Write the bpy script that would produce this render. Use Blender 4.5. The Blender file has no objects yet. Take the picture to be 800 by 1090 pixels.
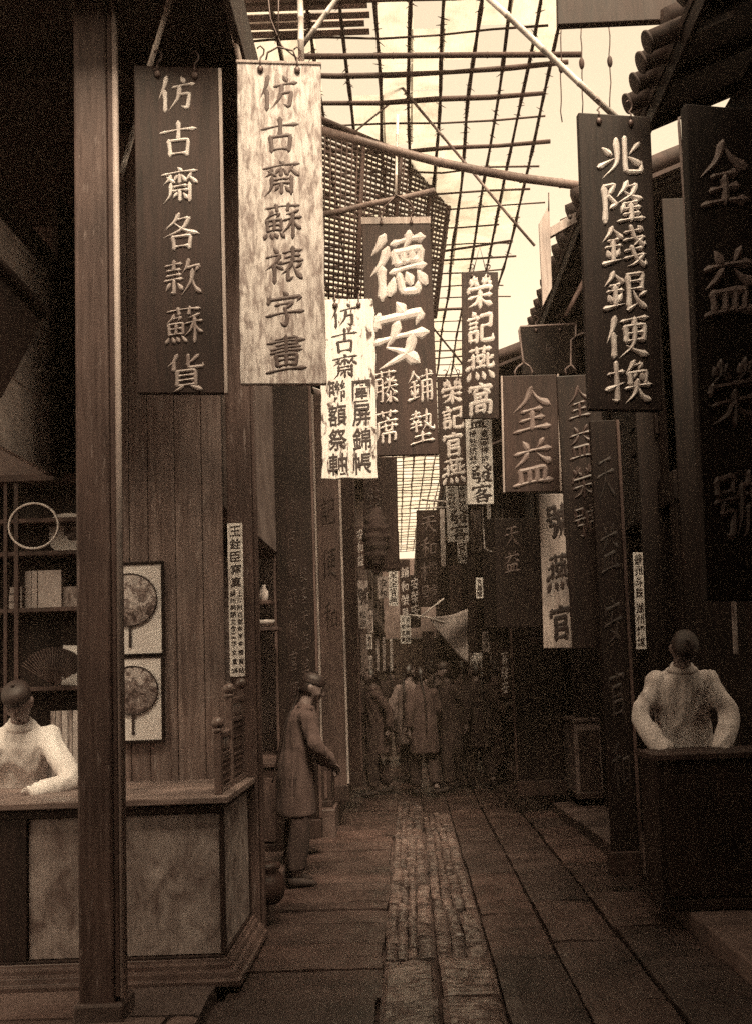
import bpy, bmesh, math, random
from mathutils import Vector, Matrix, noise as mnoise
R = math.radians
rng = random.Random(11)
scene = bpy.context.scene
COL = scene.collection

# ------------------------------------------------------------------ camera
W0, H0, F = 800.0, 1090.0, 1050.0
EYE = Vector((0, 0, 1.55))
PITCH, ROLL = R(5.0), R(2.0)
_up0 = Vector((0, -math.sin(PITCH), math.cos(PITCH)))
FWD = Vector((0, math.cos(PITCH), math.sin(PITCH)))
RGT = Vector((1, 0, 0)) * math.cos(ROLL) - _up0 * math.sin(ROLL)
UPV = Vector((1, 0, 0)) * math.sin(ROLL) + _up0 * math.cos(ROLL)
SX = 35 - F * math.tan(PITCH) * math.sin(ROLL)
SY = 167 - F * math.tan(PITCH) * math.cos(ROLL)
cam = bpy.data.cameras.new('camera'); camo = bpy.data.objects.new('camera', cam); COL.objects.link(camo)
m = Matrix((RGT, UPV, -FWD)).transposed().to_4x4(); m.translation = EYE
camo.matrix_world = m
cam.sensor_fit = 'VERTICAL'; cam.sensor_height = 24; cam.lens = 24 * F / H0
cam.shift_x = -SX / H0; cam.shift_y = SY / H0
cam.clip_start = 0.05; cam.clip_end = 2000
scene.camera = camo

def ray(px, py):
    return FWD + RGT * ((px - 400 - SX) / F) - UPV * ((py - 545 - SY) / F)
def at(px, py, Y):                       # world point seen at photo pixel (px,py) at street depth Y
    d = ray(px, py); return EYE + d * (Y / d.y)
def ground(px, py, z=0.0):
    d = ray(px, py); return EYE + d * ((z - EYE.z) / d.z)

# ------------------------------------------------------------------ world, sun, exposure
SUN_EL, SUN_AZ = R(57), R(168)           # azimuth measured clockwise from +Y (north): behind the camera
world = bpy.data.worlds.new('World'); scene.world = world; world.use_nodes = True
nt = world.node_tree; nt.nodes.clear()
sky = nt.nodes.new('ShaderNodeTexSky'); sky.sky_type = 'NISHITA'; sky.sun_disc = False
sky.sun_elevation = SUN_EL; sky.sun_rotation = SUN_AZ; sky.air_density = 1.5; sky.dust_density = 5.0
bw = nt.nodes.new('ShaderNodeRGBToBW'); nt.links.new(sky.outputs[0], bw.inputs[0])
mulc = nt.nodes.new('ShaderNodeMix'); mulc.data_type = 'RGBA'; mulc.blend_type = 'MULTIPLY'; mulc.inputs[0].default_value = 1
nt.links.new(bw.outputs[0], mulc.inputs[6]); mulc.inputs[7].default_value = (1.0, .80, .555, 1)
bg = nt.nodes.new('ShaderNodeBackground'); bg.inputs[1].default_value = 0.115
nt.links.new(mulc.outputs[2], bg.inputs[0])
wo = nt.nodes.new('ShaderNodeOutputWorld'); nt.links.new(bg.outputs[0], wo.inputs[0])
sun = bpy.data.lights.new('sun', 'SUN'); sun.energy = 1.4; sun.angle = R(20); sun.color = (1, .83, .58)
suno = bpy.data.objects.new('sun', sun); COL.objects.link(suno); suno.location = (0, -5, 20)
_sd = Vector((math.sin(SUN_AZ) * math.cos(SUN_EL), math.cos(SUN_AZ) * math.cos(SUN_EL), math.sin(SUN_EL)))
suno.rotation_euler = _sd.to_track_quat('Z', 'Y').to_euler()
scene.view_settings.view_transform = 'Standard'; scene.view_settings.look = 'None'
scene.view_settings.exposure = 2.2; scene.view_settings.gamma = 1.0
scene.cycles.sample_clamp_indirect = 2.0; scene.cycles.max_bounces = 6; scene.cycles.diffuse_bounces = 4; scene.cycles.use_denoising = False; scene.cycles.use_adaptive_sampling = False

# ------------------------------------------------------------------ materials
def tone(v):                             # albedo of luminance about v in the warm browns of the print
    k = min(1.0, max(0.0, (math.log(max(v, .004)) - math.log(.03)) / (math.log(.8) - math.log(.03))))
    g = .555 + .395 * k; b = .50 + .43 * k
    s = v / (.2126 + .7152 * g + .0722 * b)
    return (min(1, s), min(1, s * g), min(1, s * b), 1)

def new_mat(name):
    mt = bpy.data.materials.new(name); mt.use_nodes = True
    n = mt.node_tree; b = n.nodes['Principled BSDF']; return mt, n, b

def coords(n, scale, rand=True):
    tc = n.nodes.new('ShaderNodeTexCoord'); mp = n.nodes.new('ShaderNodeMapping')
    mp.inputs['Scale'].default_value = scale
    if rand:
        oi = n.nodes.new('ShaderNodeObjectInfo'); ml = n.nodes.new('ShaderNodeMath'); ml.operation = 'MULTIPLY'
        ml.inputs[1].default_value = 37.0; n.links.new(oi.outputs['Random'], ml.inputs[0])
        cx = n.nodes.new('ShaderNodeCombineXYZ')
        for i in range(3): n.links.new(ml.outputs[0], cx.inputs[i])
        n.links.new(cx.outputs[0], mp.inputs['Location'])
    n.links.new(tc.outputs['Object'], mp.inputs['Vector']); return mp.outputs[0]

def nz(n, vec, scale, detail=6, dist=0.0, rough=.55):
    t = n.nodes.new('ShaderNodeTexNoise'); t.inputs['Scale'].default_value = scale
    t.inputs['Detail'].default_value = detail; t.inputs['Distortion'].default_value = dist
    t.inputs['Roughness'].default_value = rough
    n.links.new(vec, t.inputs['Vector']); return t.outputs['Fac']

def ramp(n, fac, stops):
    r = n.nodes.new('ShaderNodeValToRGB'); e = r.color_ramp.elements
    while len(e) < len(stops): e.new(.5)
    for i, (p, c) in enumerate(stops): e[i].position = p; e[i].color = c
    n.links.new(fac, r.inputs[0]); return r.outputs[0]

def mixc(n, fac, a, b, mode='MIX'):
    x = n.nodes.new('ShaderNodeMix'); x.data_type = 'RGBA'; x.blend_type = mode
    for sock, v in ((0, fac), (6, a), (7, b)):
        if hasattr(v, 'links'): n.links.new(v, x.inputs[sock])
        else: x.inputs[sock].default_value = v
    return x.outputs[2]

def bump(n, b, h, strength=.3, dist=.01):
    bp = n.nodes.new('ShaderNodeBump'); bp.inputs['Strength'].default_value = strength
    bp.inputs['Distance'].default_value = dist
    n.links.new(h, bp.inputs['Height']); n.links.new(bp.outputs[0], b.inputs['Normal'])

def wood(name, v, grain=(14, 14, 1.2), contrast=.55, rough=.6, worn=0.0, bmp=.35, spec=.3):
    mt, n, b = new_mat(name); b.inputs['Specular IOR Level'].default_value = spec
    vec = coords(n, grain); f = nz(n, vec, 3.0, 9, .6, .62)
    c = ramp(n, f, [(.28, tone(v * (1 - contrast))), (.5, tone(v)), (.74, tone(v * (1 + contrast)))])
    v2 = coords(n, (1.6, 1.6, .9)); f2 = nz(n, v2, 2.2, 5)
    c = mixc(n, .75, c, ramp(n, f2, [(.3, (.45, .45, .45, 1)), (.68, (1.25, 1.2, 1.15, 1))]), 'MULTIPLY')
    if worn:
        f3 = nz(n, coords(n, (30, 30, 4)), 2.0, 8, .3)
        c = mixc(n, ramp(n, f3, [(.60, (0, 0, 0, 1)), (.72, (worn, worn, worn, 1))]), c, tone(v * 3.2))
    n.links.new(c, b.inputs['Base Color']); b.inputs['Roughness'].default_value = rough
    rr = n.nodes.new('ShaderNodeMapRange'); rr.inputs[3].default_value = rough - .12; rr.inputs[4].default_value = min(1, rough + .18)
    n.links.new(f2, rr.inputs[0]); n.links.new(rr.outputs[0], b.inputs['Roughness'])
    bump(n, b, f, bmp, .004); return mt

def plain(name, v, rough=.6, var=.35, scale=6, metal=0.0, bmp=.15):
    mt, n, b = new_mat(name)
    f = nz(n, coords(n, (1, 1, 1)), scale, 7)
    c = ramp(n, f, [(.3, tone(v * (1 - var))), (.7, tone(v * (1 + var)))])
    n.links.new(c, b.inputs['Base Color']); b.inputs['Roughness'].default_value = rough
    b.inputs['Metallic'].default_value = metal; bump(n, b, f, bmp, .006); return mt

def weathered(name, v, dark, lo, hi, grain=(9, 9, 1.6), amount=1.0, rough=.7):   # old pale paint with wood showing through
    mt, n, b = new_mat(name)
    f = nz(n, coords(n, grain), 2.6, 9, .5, .6)
    g = nz(n, coords(n, (60, 60, 2.0)), 2.0, 5, .2)
    a = mixc(n, ramp(n, f, [(lo, (amount,) * 3 + (1,)), (hi, (0, 0, 0, 1))]), tone(v), tone(dark))
    a = mixc(n, .6, a, ramp(n, g, [(.3, (.66, .63, .6, 1)), (.66, (1.08, 1.08, 1.08, 1))]), 'MULTIPLY')
    n.links.new(a, b.inputs['Base Color']); b.inputs['Roughness'].default_value = rough
    bump(n, b, f, .35, .004); return mt

def stone(name, v, scale=3, var=.5, rough=.6, bmp=.5, rv=.2):
    mt, n, b = new_mat(name)
    vec = coords(n, (1, 1, 1), False)
    f = nz(n, vec, scale, 9, .2, .6); g = nz(n, vec, scale * 14, 6, .4, .65); h = nz(n, vec, .7, 3)
    c = ramp(n, f, [(.3, tone(v * (1 - var))), (.5, tone(v)), (.72, tone(v * (1 + var)))])
    c = mixc(n, .5, c, ramp(n, g, [(.3, (.5, .5, .5, 1)), (.7, (1.3, 1.3, 1.3, 1))]), 'MULTIPLY')
    c = mixc(n, .7, c, ramp(n, h, [(.35, (.6, .6, .6, 1)), (.65, (1.2, 1.2, 1.2, 1))]), 'MULTIPLY')
    ge = n.nodes.new('ShaderNodeNewGeometry'); c = mixc(n, .8, c, ramp(n, ge.outputs['Random Per Island'], [(0, (.5, .5, .5, 1)), (1, (1.35, 1.3, 1.25, 1))]), 'MULTIPLY')
    n.links.new(c, b.inputs['Base Color'])
    rr = n.nodes.new('ShaderNodeMapRange'); rr.inputs[3].default_value = max(.1, rough - rv); rr.inputs[4].default_value = min(1, rough + rv)
    n.links.new(f, rr.inputs[0]); n.links.new(rr.outputs[0], b.inputs['Roughness'])
    ad = n.nodes.new('ShaderNodeMath'); ad.operation = 'ADD'; n.links.new(f, ad.inputs[0]); n.links.new(g, ad.inputs[1])
    bump(n, b, ad.outputs[0], bmp, .012); return mt

def brick(name, v):
    mt, n, b = new_mat(name)
    tc = n.nodes.new('ShaderNodeTexCoord'); mp = n.nodes.new('ShaderNodeMapping')
    mp.inputs['Rotation'].default_value = (R(90), 0, 0); n.links.new(tc.outputs['Object'], mp.inputs['Vector'])
    t = n.nodes.new('ShaderNodeTexBrick'); n.links.new(mp.outputs[0], t.inputs['Vector'])
    t.inputs['Color1'].default_value = tone(v); t.inputs['Color2'].default_value = tone(v * .6); t.inputs['Mortar'].default_value = tone(v * 1.6)
    t.inputs['Scale'].default_value = 1.0; t.inputs['Brick Width'].default_value = .24; t.inputs['Row Height'].default_value = .075
    t.inputs['Mortar Size'].default_value = .008
    f = nz(n, coords(n, (1, 1, 1), False), 5, 8)
    c = mixc(n, .8, t.outputs['Color'], ramp(n, f, [(.35, (.35, .35, .35, 1)), (.7, (1.3, 1.3, 1.3, 1))]), 'MULTIPLY')
    n.links.new(c, b.inputs['Base Color']); b.inputs['Roughness'].default_value = .9
    bump(n, b, t.outputs['Fac'], -.5, .01); return mt

M = dict(
    worn_ink=plain('worn_lettering', .013, .6, .5, 10),
    post=wood('post_wood', .07, (16, 16, .8), .55, .5, .7),
    shade_wood=wood('shade_darkened_wood', .009, (12, 12, 1.1), .5, .6, 0, .35, .2), batten=wood('post_batten_wood', .30, (20, 20, .7), .3, .5),  # first one: dark wood copy with the right side's shade in its colour
    plank=wood('plank_wood', .145, (12, 12, .7), .55, .55, .3),
    lacquer=wood('black_lacquer', .010, (14, 14, 1), .5, .5, 0, .35, .22),
    lacquer_grey=wood('faded_lacquer', .022, (14, 14, 1), .5, .5, 0, .35, .25),
    darkwood=wood('dark_wood', .020, (12, 12, 1.1), .55, .6),
    midwood=wood('mid_wood', .06, (12, 12, 1.1), .5, .6),
    palewood=wood('pale_wood', .34, (14, 14, 1.0), .35, .65),
    transom=wood('transom_wood', .42, (3, 2, 9), .3, .6),
    bamboo=wood('bamboo_skin', .16, (20, 20, .7), .45, .5),
    palebamboo=wood('pale_bamboo', .60, (20, 20, .7), .3, .5),
    lattice=wood('old_bamboo', .04, (20, 20, 1), .5, .7),
    counter_top=wood('counter_wood', .17, (1.2, 14, 14), .5, .42),
    white_old=weathered('weathered_white_paint', .56, .20, .38, .58, (15, 15, 4.5)),
    white_peel=weathered('peeling_white_paint', .66, .05, .37, .44, (9, 9, 3.6)),
    white_sign=weathered('white_sign_paint', .80, .30, .30, .5, (12, 12, 3), .8),
    grey_sign=weathered('grey_sign_paint', .36, .10, .35, .6, (12, 12, 3)),
    panel=weathered('stained_stone_panel', .36, .10, .33, .64, (3.2, 3.2, 2.6)),
    carved=wood('carved_wood', .11, (6, 6, 6), .4, .34, 0, .3, .5),
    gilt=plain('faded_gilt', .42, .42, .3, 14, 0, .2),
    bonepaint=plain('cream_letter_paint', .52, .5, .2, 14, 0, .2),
    dimgilt=plain('dim_gilt', .030, .5, .4, 10),
    dimgrey=plain('dim_grey_paint', .11, .55, .35, 10),
    ink=plain('ink_black', .018, .6, .4, 12), browink=plain('brown_ink', .055, .6, .4, 9),
    paper=plain('paper', .66, .8, .12, 8), bookpaper=plain('book_paper', .42, .85, .2, 30),
    iron=plain('iron', .05, .45, .4, 20, .4), paleiron=plain('pale_iron', .45, .5, .3, 20),
    tile=plain('roof_tile_clay', .022, .85, .5, 9, 0, .4), plaster=plain('grimy_plaster', .12, .85, .5, 3, 0, .3),
    stone=stone('granite_slab', .036, 2.5, .6, .48, .8), sett=stone('rough_sett', .08, 6, .65, .36, 1.0, .2),
    soft_ink=plain('lip_brown', .07, .5, .1),
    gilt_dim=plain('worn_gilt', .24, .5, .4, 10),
    kerb=stone('kerb_stone', .07, 3, .4, .6, .4), earth=stone('street_dirt', .035, 4, .5, .85, .5),
    porch=stone('porch_slab', .10, 2, .35, .6, .35),
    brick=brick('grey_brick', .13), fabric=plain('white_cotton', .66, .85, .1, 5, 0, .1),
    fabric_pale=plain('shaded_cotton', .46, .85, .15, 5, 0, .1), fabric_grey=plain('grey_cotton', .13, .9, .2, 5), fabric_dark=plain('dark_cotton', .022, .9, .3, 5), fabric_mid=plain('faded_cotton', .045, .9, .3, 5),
    skin=plain('skin', .13, .55, .1, 8, 0, .05), hair=plain('black_hair', .012, .45, .3, 40), shoe=plain('black_cloth_shoe', .015, .8, .3, 20),
    cloth=plain('worn_awning_cloth', .34, .9, .25, 7), mat=wood('straw_mat', .34, (3, 40, 40), .4, .85),
)

M['sett'].node_tree.nodes['Principled BSDF'].inputs['Coat Weight'].default_value = .8      # damp stones
M['sett'].node_tree.nodes['Principled BSDF'].inputs['Coat Roughness'].default_value = .22
M['stone'].node_tree.nodes['Principled BSDF'].inputs['Coat Weight'].default_value = .25
M['stone'].node_tree.nodes['Principled BSDF'].inputs['Coat Roughness'].default_value = .3
def oiled_paper():                       # thin translucent matting, mottled
    mt = bpy.data.materials.new('oiled_paper'); mt.use_nodes = True; n = mt.node_tree; n.nodes.clear()
    v = coords(n, (1, 1, 1), False); f = nz(n, v, 3.5, 8, .4); g_ = nz(n, coords(n, (30, 3, 3), False), 3, 5)
    c = ramp(n, f, [(.32, (.27, .25, .225, 1)), (.5, (.36, .34, .31, 1)), (.7, (.42, .40, .37, 1))])
    c = mixc(n, .5, c, ramp(n, g_, [(.3, (.8, .79, .77, 1)), (.6, (1.1, 1.1, 1.1, 1))]), 'MULTIPLY')
    t = n.nodes.new('ShaderNodeBsdfTranslucent'); n.links.new(c, t.inputs[0]); d = n.nodes.new('ShaderNodeBsdfDiffuse'); n.links.new(c, d.inputs[0])
    mx = n.nodes.new('ShaderNodeMixShader'); mx.inputs[0].default_value = .18; n.links.new(t.outputs[0], mx.inputs[1]); n.links.new(d.outputs[0], mx.inputs[2])
    o = n.nodes.new('ShaderNodeOutputMaterial'); n.links.new(mx.outputs[0], o.inputs[0]); return mt
M['oiled'] = oiled_paper()

# ------------------------------------------------------------------ mesh helpers
class MB:
    def __init__(s): s.v = []; s.f = []; s.sm = []
    def add(s, vs, fs, smooth=False):
        o = len(s.v); s.v += [Vector(v) for v in vs]
        for f in fs: s.f.append([i + o for i in f]); s.sm.append(smooth)
        return s
    def box(s, c, d, rot=None, taper=1.0):
        c = Vector(c); hx, hy, hz = d[0] / 2, d[1] / 2, d[2] / 2; vs = []
        for z in (-1, 1):
            k = taper if z > 0 else 1
            for x, y in ((-1, -1), (1, -1), (1, 1), (-1, 1)):
                p = Vector((x * hx * k, y * hy * k, z * hz)); vs.append(c + (rot @ p if rot else p))
        return s.add(vs, [(3, 2, 1, 0), (4, 5, 6, 7), (0, 1, 5, 4), (1, 2, 6, 5), (2, 3, 7, 6), (3, 0, 4, 7)])
    def b2(s, x0, x1, y0, y1, z0, z1): return s.box(((x0 + x1) / 2, (y0 + y1) / 2, (z0 + z1) / 2), (abs(x1 - x0), abs(y1 - y0), abs(z1 - z0)))
    def tube(s, pts, r, n=8, caps=True):
        pts = [Vector(p) for p in pts]; rs = r if isinstance(r, (list, tuple)) else [r] * len(pts)
        vs = []; fs = []; ref = None
        for i, p in enumerate(pts):
            t = (pts[min(i + 1, len(pts) - 1)] - pts[max(i - 1, 0)]).normalized()
            if ref is None: ref = Vector((0, 0, 1)) if abs(t.z) < .9 else Vector((1, 0, 0))
            u = t.cross(ref).normalized(); w = u.cross(t); ref = w
            rr = rs[i] if isinstance(rs[i], (tuple, list)) else (rs[i], rs[i])
            for k in range(n):
                a = 2 * math.pi * k / n; vs.append(p + u * math.cos(a) * rr[0] + w * math.sin(a) * rr[1])
        for i in range(len(pts) - 1):
            for k in range(n):
                a = i * n + k; b = i * n + (k + 1) % n; fs.append((a, b, b + n, a + n))
        if caps: fs.append(tuple(range(n - 1, -1, -1))); fs.append(tuple(range((len(pts) - 1) * n, len(pts) * n)))
        return s.add(vs, fs, True)
    def ball(s, c, r, nu=14, nv=9, fn=None):
        c = Vector(c); r = Vector(r) if not isinstance(r, (int, float)) else Vector((r, r, r)); vs = []; fs = []
        for j in range(nv + 1):
            th = math.pi * j / nv
            for i in range(nu):
                ph = 2 * math.pi * i / nu; d = Vector((math.sin(th) * math.cos(ph), math.sin(th) * math.sin(ph), math.cos(th)))
                p = Vector((d.x * r.x, d.y * r.y, d.z * r.z)); vs.append(c + (fn(d, p) if fn else p))
        for j in range(nv):
            for i in range(nu):
                a = j * nu + i; b = j * nu + (i + 1) % nu; fs.append((a, a + nu, b + nu, b))
        return s.add(vs, fs, True)
    def lathe(s, c, prof, n=16):
        c = Vector(c); vs = []; fs = []
        for r, z in prof:
            for k in range(n):
                a = 2 * math.pi * k / n; vs.append(c + Vector((r * math.cos(a), r * math.sin(a), z)))
        for i in range(len(prof) - 1):
            for k in range(n):
                a = i * n + k; b = i * n + (k + 1) % n; fs.append((a, b, b + n, a + n))
        return s.add(vs, fs, True)
    def plate(s, q, t):                  # thick quad from four corners, thickness t along its normal
        q = [Vector(p) for p in q]; nrm = (q[1] - q[0]).cross(q[3] - q[0]).normalized() * t
        vs = q + [p + nrm for p in q]
        return s.add(vs, [(0, 1, 2, 3), (7, 6, 5, 4), (0, 4, 5, 1), (1, 5, 6, 2), (2, 6, 7, 3), (3, 7, 4, 0)])
    def build(s, name, mat, parent=None, bevel=0.0, seg=2, loc=None):
        me = bpy.data.meshes.new(name); me.from_pydata([tuple(v) for v in s.v], [], s.f)
        me.polygons.foreach_set('use_smooth', s.sm); me.materials.append(mat)
        bm = bmesh.new(); bm.from_mesh(me); bmesh.ops.recalc_face_normals(bm, faces=bm.faces); bm.to_mesh(me); bm.free()
        o = bpy.data.objects.new(name, me); COL.objects.link(o)
        if parent: o.parent = parent
        if loc is not None: o.location = loc
        if bevel:
            md = o.modifiers.new('bevel', 'BEVEL'); md.width = bevel; md.segments = seg; md.limit_method = 'ANGLE'; md.angle_limit = R(40)
        return o

def tag(o, label=None, cat=None, group=None, kind=None):
    if label: o['label'] = label
    if cat: o['category'] = cat
    if group: o['group'] = group
    if kind: o['kind'] = kind
    return o
def empty(name, loc=(0, 0, 0), rz=0.0, tilt=0.0):
    o = bpy.data.objects.new(name, None); o.empty_display_size = .1; COL.objects.link(o); o.location = loc
    o.rotation_euler = (0, tilt, rz); return o
def struct(o): o['kind'] = 'structure'; return o
def wobble(o, amp, scale, seed=0):       # uneven edges on a mesh that has enough points
    for v in o.data.vertices:
        d = mnoise.noise_vector(v.co * scale + Vector((seed, seed * 2, 0))); v.co += d * amp
    return o

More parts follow.
